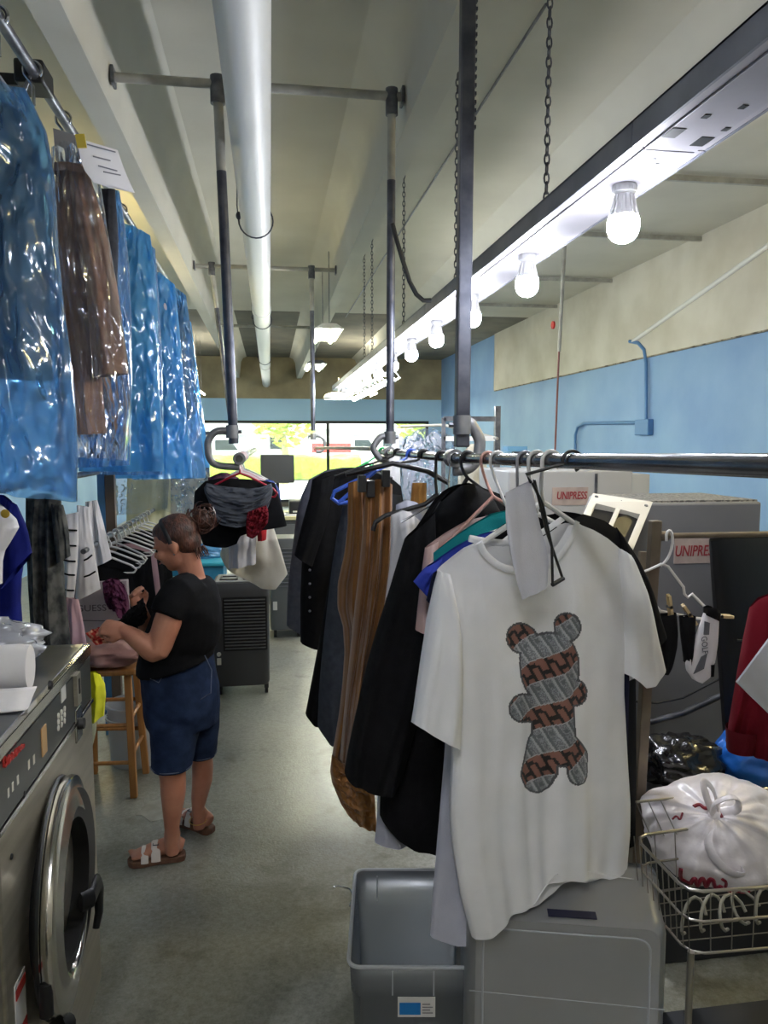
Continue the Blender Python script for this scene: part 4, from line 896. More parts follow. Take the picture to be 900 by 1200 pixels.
# pale trousers hanging under the white tee
garment('trousers', 1.98, [(524,840),(600,840)], [(504,1096),(520,1101),(553,1098),(600,1090)], [(524,840),(518,920),(510,1010),(504,1096)], [(600,840),(604,960),(600,1090)], f_lav, .035, 'pale grey lavender trousers hanging behind the left hem of the white t-shirt', 'trousers', 133, .012, 2)
# ---- white tee
WT = Pl(512, 1.76, 735, 1.99)
def capsule(p, a, b, r):
    ax, ay = a; bx, by = b; dx, dy = bx-ax, by-ay; k = max(0, min(1, ((p[0]-ax)*dx+(p[1]-ay)*dy)/(dx*dx+dy*dy+1e-9)))
    return math.hypot(p[0]-ax-dx*k, p[1]-ay-dy*k)-r
def emblem(x, y):
    p = (x, y)
    def E(cx, cy, rx, ry): q = math.hypot((x-cx)/rx, (y-cy)/ry); return (q-1)*min(rx, ry)
    d = min(E(632,778,35,42), E(602,745,18,18), E(652,731,16,17), capsule(p,(600,824),(622,826),17), capsule(p,(652,806),(660,806),15.5),
            capsule(p,(634,800),(636,868),23), capsule(p,(626,868),(617,900),19), capsule(p,(622,895),(618,906),17), capsule(p,(648,868),(660,882),17), capsule(p,(660,880),(661,896),15))
    if d > 0: return 0
    if d > -2.3: return 1
    s = (y+.72*(x-630)-6*math.sin((x-630)/14)-706) % 56
    e = (x*.86-y*.5)
    if s < 1.3 or 27 < s < 28.3: return 5
    if s < 27:
        k = e % 19; q = s/27
        if k < 3.2: return 3
        if k < 9: return 3 if (.18 < q < .38) else 4
        if k < 12: return 3 if q > .3 else 4
        return 3 if (.6 < q < .8) else 4
    k = (e+5) % 13
    return 2 if k < 3 or (4.5 < k < 9 and 34 < s < 39) else 5 if (k > 10.5) else 6
m_pr = [f_tee, mat('print_outline', (74,76,80), .6), mat('print_dark_grey', (92,96,100), .5), mat('print_black', (20,18,18), .6), mat('print_rose', (128,88,76), .7),
        mat('print_silver_line', (160,162,165), .4), mat('print_silver', (96,99,104), .4, .1, col2=(142,146,150), scale=320, lo=.45, hi=.55)]
T = [(512,668),(556,634),(562,645),(575,656),(592,662),(615,662),(640,652),(655,632),(666,610),(700,624),(734,650)]
TB = [(512,668),(556,634),(575,640),(600,642),(630,636),(650,622),(666,610),(700,624),(734,650)]
B = [(553,1098),(572,1082),(612,1058),(622,1040),(640,1020),(664,1018),(690,1024),(732,1031)]
L = [(512,668),(516,760),(527,850),(532,880),(527,960),(538,1040),(553,1098)]
R = [(734,650),(733,720),(728,790),(733,880),(738,960),(732,1031)]
def tee():
    mb = MB(); nu, nv = 210, 300; rnd = random.Random(3)
    T1, TB1, B1, L1, R1 = [smooth_poly(list(a), 1) for a in (T, TB, B, L, R)]
    for sg, TT, nu_, nv_ in ((1, T1, nu, nv), (-1, TB1, 60, 60)):
        base = len(mb.v); pp = []
        for j in range(nv_):
            v = j/(nv_-1)
            for i in range(nu_):
                u = i/(nu_-1); p = coons(TT, B1, L1, R1, u, v); e = math.sqrt(max(0, 1-(2*u-1)**2))
                d = .045*e**.7*(.3+.7*min(1, v*3.5))
                w = max(0, v-.12)
                d += e*w*(.020*math.sin(2*PI*1.7*(u+.05*v)+.6)+.012*math.sin(2*PI*3.4*(u-.10*v)+2)+.005*math.sin(2*PI*8*(u+.1*v)))
                d += e*.006*mnoise.noise(Vector((u*5, v*7, sg*3)))+.010*e*math.exp(-((v-.13-.15*(1-2*abs(u-.5)))/.05)**2)*mnoise.noise(Vector((u*9, v*4, 2)))
                # diagonal tension folds from the shoulders
                d += e*.006*math.sin((p[0]*.06+p[1]*.035))*max(0, 1-v*2.2)
                pp.append(p); mb.v.append(WT.p(p[0], p[1], sg*d))
        for j in range(nv_-1):
            for i in range(nu_-1):
                f = (base+j*nu_+i, base+j*nu_+i+1, base+(j+1)*nu_+i+1, base+(j+1)*nu_+i); mb.f.append(f)
                m = 0
                if sg > 0:
                    cx = (pp[j*nu_+i][0]+pp[(j+1)*nu_+i+1][0])/2; cy = (pp[j*nu_+i][1]+pp[(j+1)*nu_+i+1][1])/2
                    if 575 < cx < 685 and 705 < cy < 930: m = emblem(cx, cy)
                mb.m.append(m)
    return mb
tt = thing('t_shirt', WT.p(640,1040), 'big white t-shirt with a patterned grey, black and rose bear emblem, front of the rack', 't-shirt')
tee().build('shirt_body', m_pr, tt, angle=70)
cloth(MB(), WT, [(506,664),(520,664)], [(482,846),(500,858),(530,872)], [(510,668),(500,730),(490,790),(482,846)], [(522,672),(530,730),(534,800),(530,872)], .05, .010, 2, 141, 30, 40, off=.015).build('left_sleeve', f_tee, tt)
cloth(MB(), WT, [(722,642),(736,652)], [(728,788),(748,806),(770,778)], [(722,642),(724,710),(728,788)], [(736,652),(752,700),(770,778)], .045, .008, 2, 142, 30, 40, off=.01).build('right_sleeve', f_tee, tt)
def ribb(pts, off, r, n=8): return MB().tube([WT.p(x, y, off) for x, y in smooth_poly(pts, 2)], [(r, r*.35)]*len(smooth_poly(pts, 2)), n)
nk = [(554,634),(560,648),(575,661),(592,667),(617,667),(643,656),(659,635),(668,610)]
ribb(nk, .028, .009).build('neck_rib', f_tee, tt)
ribb([(556,632),(576,636),(602,638),(630,632),(650,620),(667,608)], -.022, .009).build('back_neck_rib', f_tee, tt)
hm = [(555,1086),(573,1070),(612,1047),(622,1030),(640,1010),(664,1008),(690,1014),(731,1021)]
for k, (dy, nm) in enumerate(((0,'hem_stitch'),)): MB().tube([WT.p(x, y, .052) for x, y in smooth_poly(hm[2:], 1)], .0016, 5).build(nm, f_tee, tt)
cloth(MB(), WT, [(565,1000),(730,980)], [(572,1080),(622,1058),(640,1045),(660,1034),(700,1036),(716,1040)], [(565,1000),(572,1080)], [(730,980),(716,1040)], .03, .012, 3, 143, 40, 30, off=-.02).build('under_hem', f_tee, tt)
# white hanger of the tee (shoulders visible inside the neck) and the others on the rail
def rhanger(y, lab, m, arms, Yp, wire=.0045, name='clothes_hanger', hk=None):
    c = ROD(y); t = thing(name, c, lab, 'hanger'); r = .0175+wire
    pts = arc(c, r, -.9, PI, (1,0,0), (0,0,1), 14)
    pts = [Vector((p.x, y, p.z)) for p in pts]
    PP = (lambda x_, y_: Yp.p(x_, y_, 0)) if isinstance(Yp, Pl) else (lambda x_, y_: PY(x_, y_, Yp)); k = PP(arms[1][0], arms[1][1])
    pts += [pts[-1]-Vector((0,0,.02)), pts[-1].lerp(k, .55)+Vector((-.004,0,-.01)), k]
    MB().tube(smooth3(pts), wire, 8).build('hook', hk or m, t)
    MB().tube([PP(x, yy) for x, yy in arms], wire*1.5, 8).build('arms', m, t)
    return t
def smooth3(P, it=1):
    for _ in range(it):
        q = [P[0]]
        for a, b in zip(P, P[1:]): q += [a.lerp(b,.25), a.lerp(b,.75)]
        q.append(P[-1]); P = q
    return P
rhanger(1.76, 'white plastic hanger inside the big white t-shirt', m_hw, [(548,648),(636,588),(712,640)], WT, .0052)
rhanger(1.86, 'second white plastic hanger, just behind the white t-shirt hanger', m_hw, [(572,650),(630,602),(700,640)], BT, .005)
rhanger(1.95, 'pale grey wire hanger crowded behind the two white ones', mat('grey_plastic', (150,150,156), .4), [(570,650),(610,606),(700,650)], 2.10, .0045)
rhanger(2.20, 'white plastic hanger between the pink and black hangers', m_hw, [(548,636),(604,614),(640,632)], 2.14, .0048)
rhanger(2.30, 'blush pink hanger carrying the blush shirt', m_hpk, [(512,648),(578,582),(640,620)], 2.22, .0048)
rhanger(2.55, 'black hanger with thick hook carrying the black jacket', m_hb, [(500,640),(548,560),(600,600)], 2.46, .006)
rhanger(2.72, 'thin chrome hanger with a bare hook on the long rail', m_chrome, [(470,612),(526,580),(560,600)], 2.66, .0028)
rhanger(2.95, 'black hanger whose curved arm sticks out over the tank top', m_hb, [(437,620),(442,610),(456,602),(500,590),(512,578),(497,560)][::-1][1:2]+[(512,580),(498,591),(470,599),(452,604),(440,612),(437,622)], 2.76, .006)
t = rhanger(3.3, 'black clip hanger holding the brown corduroy trousers', m_hb, [(405,556),(460,543),(500,552),(526,566)], 2.96, .007)
for (x, y) in ((434,572),(452,560),(424,566)): 
    p = PY(x, y, 2.86); MB().box((p.x-.015,p.y-.02,p.z-.035), (p.x+.015,p.y+.02,p.z+.03)).build('clip', m_hb, t, bevel=.003, smooth=False)
rhanger(3.6, 'blue plastic hanger poking out left of the corduroy trousers', m_hblue, [(412,588),(396,590),(389,584),(392,576),(408,568),(440,556)][1:2]+[(440,552),(408,568),(392,576),(389,584),(397,590),(414,588)], 3.2, .006)
rhanger(4.0, 'black hanger of the black shirt at the middle pole', m_hb, [(372,566),(420,548),(460,560)], 4.02, .005)
rhanger(4.5, 'green plastic hanger near the middle pole', m_hgreen, [(408,556),(430,542),(444,552)], 4.3, .006)
# white folded item hung by a black cord in front
WF = Pl(592, 1.60, 655, 1.72)
t = thing('apron', WF.p(612,703), 'folded plain white apron with black ties hanging in front of the white t-shirt', 'apron')
cloth(MB(), WF, [(592,578),(606,571),(622,563)], [(612,703),(624,695),(640,684)], [(592,578),(593,610),(598,645),(604,675),(612,703)], [(622,563),(630,610),(642,650),(640,684)], .010, .006, 1.5, 151, 24, 40).build('panel', fab('apron_white', (200,200,210), (206,206,216), 8), t)
MB().tube([Vector((.68,1.56,1.86)) if 0 else WF.p(621,562,.012), WF.p(634,620,.014), WF.p(654,676,.012), WF.p(641,684,.016), WF.p(640,640,.016), WF.p(630,590,.014), WF.p(619,566,.012)], .0035, 6).build('tie', m_hb, t)
cr_ = ROD(1.63); MB().tube(arc(cr_, .023, -1.2, PI+.3, (1,0,0), (0,0,1), 16)+[WF.p(614,556,.005), WF.p(620,565,.005)], .004, 8).build('loop', m_hb, t)
MB().tube([WF.p(641,684,.016), WF.p(654,677,.014)], .006, 6).build('bead_trim', m_hb, t)

# ================================================================ LEFT-MIDDLE RACK (end on)
mm = Pl(200, 4.05, 340, 4.05)
def M_(Y): return Pl(200, Y, 340, Y)
fs = fab('slate_knit', (66,70,78), (76,80,88), 12)
t = garment('crop_top', 4.12, [(242,566),(262,570),(300,573),(318,566)], [(246,588),(250,612),(290,618),(312,600),(318,584)], [(242,566),(238,574),(246,588)], [(318,566),(320,574),(318,584)], fs, .07, 'slate grey crop top, frontmost on the small rack behind the woman', 'top', 161, .02, 2, pl=M_(4.12), crump=.02)
garment('skirt', 4.2, [(228,576),(244,560),(300,562),(322,566)], [(238,638),(276,640),(284,622),(336,616)], [(228,576),(226,606),(238,638)], [(322,566),(330,590),(336,616)], f_black, .09, 'black top hanging just behind the slate crop top', 'top', 162, .02, 3, pl=M_(4.22))
garment('blouse', 4.0, [(290,600),(312,592)], [(289,628),(298,632),(314,612)], [(290,600),(288,615),(289,628)], [(312,592),(315,600),(314,612)], fab('red_lace', (130,30,40), (90,20,30), 60), .03, 'dark red lace blouse hanging low from the small rack', 'blouse', 163, .015, 2, pl=M_(4.04), crump=.02)
garment('top', 4.4, [(302,566),(318,560),(328,574)], [(306,596),(330,596)], [(302,566),(306,596)], [(328,574),(330,596)], mat('denim_blue', (50,70,130), .9), .06, 'blue top peeking out at the right of the small rack', 'top', 164, .02, 2, pl=M_(4.5))
garment('top', 4.4, [(244,560),(262,552),(280,560)], [(244,600),(280,600)], [(244,560),(244,600)], [(280,560),(280,600)], fab('plum_pattern', (120,74,90), (60,50,70), 30), .06, 'plum patterned top peeking out at the left of the small rack', 'top', 165, .02, 2, pl=M_(4.5))
garment('dress', 4.8, [(262,612),(300,600),(318,610)], [(258,650),(270,668),(318,692),(337,672)], [(262,612),(262,632),(258,650)], [(318,610),(328,640),(337,672)], f_offw, .10, 'ivory skirt hanging lowest at the back of the small rack', 'skirt', 166, .03, 3, pl=M_(4.8))
garment('blouse', 4.7, [(268,620),(300,620)], [(268,666),(300,660)], [(268,620),(268,666)], [(300,620),(300,660)], f_white, .06, 'white lace blouse hanging in front of the ivory skirt', 'blouse', 167, .02, 4, pl=M_(4.55))
garment('blouse', 4.6, [(300,606),(314,600)], [(302,634),(312,632)], [(300,606),(302,634)], [(314,600),(312,632)], mat('bright_red_cloth', (190,30,40), .8), .04, 'small bright red garment under the lace blouse', 'garment', 168, .01, 2, pl=M_(4.55))
for k, (m_, lab, y) in enumerate(((m_hr,'red plastic hanger, frontmost on the small rack',4.18),(m_hp,'pink plastic hanger second on the small rack',4.26),(m_hw,'white plastic hanger third on the small rack',4.38),(m_hp,'pink plastic hanger fourth on the small rack',4.5),(m_hw,'white plastic hanger fifth on the small rack',4.66),(m_hw,'white plastic hanger, rearmost on the small rack',4.9))):
    c = Vector((LR.x, y, LR.z)); hanger(c, .2, .10, lab, m_, .024, .015, (-.05,.06,-.12,.1,.2,-.2)[k], .005)

# ================================================================ RIGHT: MACHINES
m_mach = mat('machine_grey', (116,116,118), .45, col2=(108,108,112), scale=3, bump=.02, bscale=120); m_mach2 = mat('machine_light', (188,188,186), .5)
m_sign = mat('sign_beige', (176,160,152), .7, col2=(150,136,130), scale=12); m_sred = mat('sign_red', (140,40,48), .6)
Ym = 3.15
mb = MB(); tl = PY(722,590,Ym); tr = PY(893,588,Ym); bl_ = PY(700,946,Ym)
mc = thing('pressing_machine', (tr.x-.3,Ym+.4,0), 'big grey steam pressing machine with white slotted plate at the right', 'machine')
def hz(px, py, Y): return PY(px, py, Y).z
zt1 = tl.z; xl_ = PY(700,700,Ym).x
pr = [(xl_,Ym,0),(xl_,Ym,hz(690,700,Ym)),(PY(745,590,Ym).x,Ym,zt1),(tr.x,Ym,zt1),(tr.x,Ym,0)]
MB().prism(pr, (0,.5,0)).build('cabinet', m_mach, mc, smooth=False, bevel=.012)
MB().box((PY(747,590,Ym).x,Ym+.02,zt1), (tr.x-.01,Ym+.48,zt1+.008)).build('perforated_top', mat('mesh_top', (150,146,138), .5, .3, col2=(96,94,90), scale=70, lo=.48, hi=.52), mc, smooth=False)
sp = [PY(695,578,Ym-.05), PY(765,588,Ym-.10), PY(741,646,Ym-.30), PY(679,612,Ym-.25)]
# slotted white plate
n_ = (sp[1]-sp[0]).cross(sp[3]-sp[0]).normalized()
if n_.y > 0: n_ = -n_
def sq(u, v, o=0): return sp[0]*(1-u)*(1-v)+sp[1]*u*(1-v)+sp[2]*u*v+sp[3]*(1-u)*v+n_*o
pt = MB()
for (u0,v0,u1,v1) in ((0,0,1,.3),(0,.3,.12,1),(.88,.3,1,1),(.46,.3,.54,1),(0,.9,1,1)):
    pt.prism([sq(u0,v0), sq(u1,v0), sq(u1,v1), sq(u0,v1)], -n_*.03)
pt.build('slotted_plate', mat('plate_ivory', (206,202,190), .5), mc, smooth=False)
MB().prism([sq(.02,.05,-.03), sq(.98,.05,-.03), sq(.98,.98,-.03), sq(.02,.98,-.03)], -n_*.02).build('slot_backing', m_blk, mc, smooth=False)
for u in (.08,.5,.92): MB().lathe(sq(u,.1,.0), [(0,.004),(.008,.003),(.009,0)], 10, n_).build('rivet', m_gal, mc)
sg = MB().box((PY(790,640,Ym).x,Ym-.004,hz(812,660,Ym)), (PY(842,640,Ym).x,Ym,hz(812,631,Ym))).build('name_plate', m_sign, mc, smooth=False)
text('lettering', 'UNIPRESS', m_sred, frameM(PY(815.5,646,Ym-.005), (1,0,0), (0,0,1)), .07, mc, .001, .15, width=PY(840,646,Ym).x-PY(791,646,Ym).x, bold=.0006)
MB().tube([PY(742,852,2.8), PY(800,836,2.8), PY(852,812,2.8)], .013, 10).build('steam_pipe', m_gal, mc)
MB().tube([PY(x,y,2.75) for x, y in ((740,822),(770,824),(800,818),(846,794))], .005, 6).build('cable', m_blk, mc)
MB().lathe(PY(747,664,Ym-.003), [(0,0),(.012,0),(.012,.01)], 12, (0,-1,0)).build('catch', m_gal, mc)
Y2 = 4.7
mc = thing('pressing_machine', (PY(660,700,Y2).x,Y2+.3,0), 'tall light grey pressing machine behind the rack with a beige name plate', 'machine')
a = PY(596,552,Y2); b_ = PY(742,552,Y2)
MB().box((a.x,Y2,0), (b_.x,Y2+.7,a.z)).build('cabinet', mat('machine_grey_pale', (168,168,168), .5), mc, smooth=False, bevel=.01)
MB().box((PY(697,560,Y2).x,Y2-.006,.3), (PY(700,560,Y2).x,Y2,a.z-.02)).build('panel_seam', m_gal, mc, smooth=False)
MB().box((PY(647,572,Y2).x,Y2-.005,hz(668,592,Y2)), (PY(689,572,Y2).x,Y2,hz(668,571,Y2))).build('name_plate', m_sign, mc, smooth=False)
text('lettering', 'UNIPRESS', m_sred, frameM(PY(670,581,Y2-.007), (1,0,0), (0,0,1)), .07, mc, .001, .15, width=PY(687,646,Y2).x-PY(652,646,Y2).x, bold=.0012)
Y3 = 5.6
a = PY(700,548,Y3); b_ = PY(755,560,Y3)
o = MB().box((a.x,Y3,0), (b_.x+.05,Y3+.5,PY(720,556,Y3).z)).build('steel_locker', m_mach2, smooth=False, bevel=.01); tag(o, 'light grey locker beside the blue wall, behind the slotted plate', 'locker')
# ladder frame by the wall + blue plate
t = thing('ladder_rack', PY(583,560,6.2), 'grey ladder like rack standing in front of the blue wall', 'rack')
p0 = PY(583,476,6.2); MB().bar((p0.x,6.2,0), p0, .045, .045).build('upright', m_gal, t, smooth=False)
p1 = PY(520,476,6.2)
MB().bar((p1.x,6.2,0), (p1.x,6.2,p0.z-.1), .03, .03).build('upright', m_gal, t, smooth=False)
for y, m_ in ((491,m_gal),(514,m_wht),(536,m_gal)):
    z = PY(583,y,6.2).z; MB().bar((p1.x,6.2,z), (p0.x,6.2,z), .03, .04).build('rail', m_, t, smooth=False)
t = thing('blue_stand', (PY(606,527,5.2).x,5.2,0), 'small blue T shaped stand against the wall behind the rail', 'stand')
a = PY(595,523,5.2); b_ = PY(618,529,5.2); MB().box((a.x,5.2,b_.z), (b_.x,5.32,a.z)).build('top_plate', mat('stand_blue', (92,140,170), .5), t, smooth=False)
MB().box((PY(604,523,5.2).x,5.22,0), (PY(612,523,5.2).x,5.28,b_.z)).build('stem', m_mach, t, smooth=False)
# background rail of white clothes
o = MB().tube([PY(470,500,7.4), PY(520,498,7.0), PY(583,514,6.15)], .014, 8).build('garment_rail', m_paintp); tag(o, 'pale rail of white garments far behind the right rack', 'rail')
gx = [(436,523,466,7.9,f_offw),(452,512,486,7.6,f_white),(470,508,505,7.3,f_white),(488,506,528,7.0,f_white),(512,512,552,6.8,fab('mint_cloth', (170,196,196))),(536,520,572,6.6,f_offw)]
for k, (x0, y0, x1, Y, m_) in enumerate(gx):
    garment('white_garment', Y, [(x0+2,y0+18),((x0+x1)/2-3,y0),((x0+x1)/2+3,y0),(x1-2,y0+18)], [(x0-4,680),(x1+4,680)], [(x0+2,y0+18),(x0-4,680)], [(x1-2,y0+18),(x1+4,680)], m_, .08, '%s garment on the far rail behind the right rack, %s from the window side' % ({0:'ivory',1:'white',2:'white',3:'white',4:'mint',5:'ivory'}[k], ordn[k]), 'garment', 170+k, .03, 4, group='garments on the far rail')
bag(0, 6.7, [(468,516),(500,498),(532,512)], [(470,600),(540,600)], [(468,516),(470,600)], [(532,512),(540,600)], film_clear, .12, 'clear plastic over the white garments far behind the rail', 180, .04)
# ---------------------------------------------------------------- counter area
Yd = 8.6
def Zp(x, y, Y): return PY(x, y, Y)
t = thing('counter', Zp(335,700,Yd), 'dark counter with a pale top under the monitor', 'counter')
a = Zp(300,606,Yd); b_ = Zp(372,606,Yd)
MB().box((a.x,Yd,a.z-.04), (b_.x,Yd+.7,a.z)).build('counter_top', mat('counter_cream', (190,184,140), .5), t, smooth=False, bevel=.005)
MB().box((a.x+.03,Yd+.04,0), (b_.x-.03,Yd+.66,a.z-.04)).build('cabinet_body', mat('counter_dark', (58,60,62), .6), t, smooth=False)
for k in range(5): MB().box((a.x+.05,Yd+.025,.12+k*.17), (b_.x-.05,Yd+.04,.25+k*.17)).build('drawer', mat('drawer_grey', (84,86,88), .5), t, smooth=False, bevel=.004)
zc = a.z; t = thing('monitor', (Zp(325,560,Yd).x,Yd+.3,zc), 'dark computer monitor seen from behind against the bright window', 'monitor')
a = Zp(305,533,Yd+.3); b_ = Zp(345,566,Yd+.3)
MB().box((a.x,Yd+.3,b_.z), (b_.x,Yd+.34,a.z)).build('screen', mat('monitor_grey', (60,62,62), .4), t, smooth=False, bevel=.01)
MB().box(((a.x+b_.x)/2-.02,Yd+.34,zc), ((a.x+b_.x)/2+.02,Yd+.37,b_.z+.1)).box(((a.x+b_.x)/2-.12,Yd+.25,zc), ((a.x+b_.x)/2+.12,Yd+.45,zc+.012)).build('foot', m_blk, t, smooth=False)
q = Zp(324,590,Yd+.12); t = thing('bottle', (q.x,Yd+.12,zc), 'small lime green bottle on the counter before the monitor', 'bottle')
MB().lathe((q.x,Yd+.12,zc), [(0,0),(.03,0),(.032,.01),(.032,.13),(.014,.17),(.013,.2),(0,.2)], 16).build('bottle_body', mat('lime_plastic', (150,210,60), .3), t)
MB().lathe((q.x,Yd+.12,zc+.2), [(0,.03),(.014,.03),(.015,0)], 12).build('cap', m_lt, t)
q = Zp(352,600,Yd+.2); t = thing('printer', (q.x,Yd+.3,zc), 'black desktop printer at the right end of the counter', 'printer')
MB().box((q.x-.13,Yd+.1,zc), (q.x+.14,Yd+.42,zc+.17)).build('printer_body', m_blk, t, smooth=False, bevel=.015)
MB().box((q.x-.09,Yd+.07,zc+.04), (q.x+.09,Yd+.1,zc+.055)).build('paper_tray', m_lt, t, smooth=False)
q = Zp(338,590,Yd+.1); 
MB().box((q.x-.12,Yd+.05,zc), (q.x+.09,Yd+.3,zc+.02)).build('paper_pile', mat('paper_white', (0,0,0)), smooth=False); tag(bpy.data.objects['paper_pile'], 'loose pile of white papers on the counter', 'papers')
q = Zp(347,590,Yd+.3); t = thing('cup', (q.x+.02,Yd+.5,zc), 'white cup standing behind the papers on the counter', 'cup')
MB().lathe((q.x+.02,Yd+.5,zc), [(0,0),(.035,0),(.045,.12),(.042,.12),(.032,.008),(0,.008)], 18).build('cup_body', m_wht, t)
xl, xr, Yc = PY(316,700,7.1).x, PY(341,700,7.1).x+.12, 7.1
t = thing('air_cooler', ((xl+xr)/2,Yc+.2,0), 'second grey wheeled air cooler farther back beside the hanging coats', 'air cooler')
MB().rings([((xl+xr)/2,Yc+.18,.08+z*.88,(xr-xl)/2*s,.18*s) for z, s in ((0,.95),(.04,1),(.95,1),(1,.95))], 36, pw=9).build('housing', mat('cooler_grey', (92,94,92), .5), t, angle=30)
mb = MB()
for k in range(11): mb.box((xl+.03,Yc-.015,.5+k*.036), (xr-.03,Yc+.005,.508+k*.036))
mb.build('louvre', mat('louvre_black', (0,0,0)), t, smooth=False)
MB().box((xl+.03,Yc-.012,.28), (xl+.07,Yc-.0,.36)).build('tag', m_lt, t, smooth=False)
for x, y in ((xl+.05,Yc+.06),(xr-.05,Yc+.06),(xl+.05,Yc+.3),(xr-.05,Yc+.3)): MB().tube([(x-.014,y,.04),(x+.014,y,.04)], .04, 16).build('caster', m_rub, t)

# ================================================================ SOCK RACK, PAD, RED JACKET
m_post = mat('aged_bronze_tube', (120,108,92), .45, .4, col2=(96,86,74), scale=8)
YR = 2.2
t = thing('rolling_rack', PY(768,900,YR), 'brownish metal rack with square posts at the right, holding the socks', 'rack')
p = PY(768,610,YR); MB().bar((PY(766,700,YR).x-.02,YR+.05,0), p, .034, .03).build('post', m_post, t, smooth=False, bevel=.003)
q = PY(1010,630,YR); zb_ = PY(790,628,YR).z; MB().tube([(p.x,YR,zb_), (q.x,YR,zb_)], .0095, 12).build('crossbar', m_post, t)
MB().lathe((p.x+.012,YR,zb_), [(.010,0),(.016,0),(.016,.03),(.010,.03)], 14, (1,0,0)).build('collar', m_post, t)
a = PY(752,700,2.72); MB().bar((PY(742,860,2.72).x-.06,2.74,0), (a.x,2.72,1.45), .03, .02).build('post', m_post, t, smooth=False)
MB().bar((q.x,YR,0), (q.x,YR,zb_), .034, .03).build('post', m_post, t, smooth=False)
o = MB().tube([PY(738,872,2.6), PY(776,965,2.6), PY(790,1010,2.6)], .011, 10).build('white_pole', m_wht); tag(o, 'slim white tube leaning behind the wire basket', 'tube')
hg = thing('clothes_hanger', PY(783,628,YR), 'white plastic hanger with clothespins and socks on the right rack', 'hanger')
YH = 2.16
MB().tube([PY(x,y,YH) for x, y in smooth_poly(((781,634),(781,624),(785,621),(788,626),(788,640),(784,652),(779,659),(774,663)),1)], .0045, 8).build('hook', m_hw, hg)
MB().tube([PY(x,y,YH) for x, y in ((752,676),(753,670),(760,668),(775,661),(783,664),(801,688),(802,696),(806,700),(811,696),(828,713),(835,721),(832,726),(812,724),(774,716),(752,690),(750,683))], .0045, 8).build('arms', m_hw, hg)
m_pin = mat('clothespin_wood', (196,172,128), .7)
def pin(x0, y0, x1, y1, lab):
    t = thing('clothespin', PY(x0,y0,YH-.02), lab, 'clothespin'); a = PY(x0,y0,YH-.02); b_ = PY(x1,y1,YH-.02)
    MB().bar(a, b_, .009, .012, (0,1,0)).build('jaw', m_pin, t, smooth=False); o_ = Vector((0,.014,0)); MB().bar(a+o_+Vector((.004,0,.002)), b_+o_, .009, .008, (0,1,0)).build('jaw', m_pin, t, smooth=False)
    MB().tube([a.lerp(b_,.45)+Vector((0,-.006,0)), a.lerp(b_,.45)+Vector((0,.02,0))], .006, 8).build('spring', m_gal, t)
pin(784,698,788,728,'wooden clothespin standing upright over the left black sock')
pin(801,710,816,732,'wooden clothespin tilted over the middle black sock')
pin(833,722,859,723,'wooden clothespin lying sideways on the white sock')
pin(758,690,764,712,'wooden clothespin at the left end of the hanger, by the black shirt')
def sock(pts, depth, m, lab, sd, parent=None):
    L_, R_ = pts
    o = cloth(MB(), Pl(760,YH-.02,840,YH-.02), [L_[0], R_[0]], [L_[-1], R_[-1]], L_, R_, depth, .004, 2, sd, 20, 30, topd=.7).build('sock', m, parent)
    if lab: tag(o, lab, 'sock')
    return o
sock(([(768,722),(766,745),(764,775),(768,786)],[(792,718),(794,750),(788,780),(782,790)]), .025, f_black, 'black sock pinned at the left of the white hanger', 201)
sock(([(796,722),(798,745),(801,768),(804,776)],[(815,722),(814,745),(812,765),(806,778)]), .02, f_black, 'black sock pinned in the middle of the white hanger', 202)
t = thing('sock', PY(822,800,YH), 'white sock with a grey lettered stripe pinned at the right of the hanger', 'sock')
Ls, Rs = [(826,715),(818,740),(808,765),(802,782),(812,796)],[(842,722),(841,750),(838,772),(834,792),(822,800)]
cloth(MB(), Pl(760,YH-.03,840,YH-.03), [Ls[0], Rs[0]], [Ls[-1], Rs[-1]], Ls, Rs, .018, .002, 2, 203, 20, 30, topd=.8).build('sock_body', f_white, t)
cloth(MB(), Pl(760,YH-.03,840,YH-.03), [(825,712),(836,710),(843,718)], [(825,720),(842,728)], [(825,712),(825,720)], [(843,718),(842,728)], .022, .001, 2, 204, 16, 8, topd=.8).build('cuff', f_black, t)
MB().prism([PY(x,y,YH-.052) for x, y in ((826,728),(832,730),(831,744),(825,744))], (0,.003,0)).prism([PY(x,y,YH-.052) for x, y in ((822,770),(829,766),(825,784),(813,790))], (0,.003,0)).build('grey_stripe', mat('stripe_grey', (96,98,104), .8), t, smooth=False)
text('lettering', 'GOLF', mat('stripe_grey', (0,0,0)), frameM(PY(825.5,756,YH-.055), (.12,0,-1), (1,0,.12)), .028, t, .0005, width=.055)
cloth(MB(), Pl(760,YH-.03,840,YH-.03), [(828,778),(836,776)], [(831,792),(834,790)], [(828,778),(831,792)], [(836,776),(834,790)], .019, .001, 2, 205, 8, 8, topd=1).build('heel_patch', f_black, t)
t = thing('press_pad', PY(870,860,2.65), 'tall black padded pressing board behind the red jacket', 'pressing pad')
cloth(MB(), Pl(833,2.55,905,2.75), [(833,634),(840,630),(930,628)], [(851,862),(940,862)], [(833,634),(838,690),(843,745),(851,862)], [(930,628),(935,700),(940,862)], .06, .004, 2, 211, 40, 50, topd=.6).build('padding', mat('black_vinyl', (20,20,22), .6, bump=.2, bscale=12, spec=.25), t)
MB().tube([Pl(833,2.55,905,2.75).p(x,y,.062) for x, y in ((845,746),(870,748),(905,750))], .004, 6).build('seam', m_blk, t)
MB().bar((PY(880,860,2.7).x,2.72,0), PY(880,862,2.7), .08, .08).build('stand', m_blk, t, smooth=False)
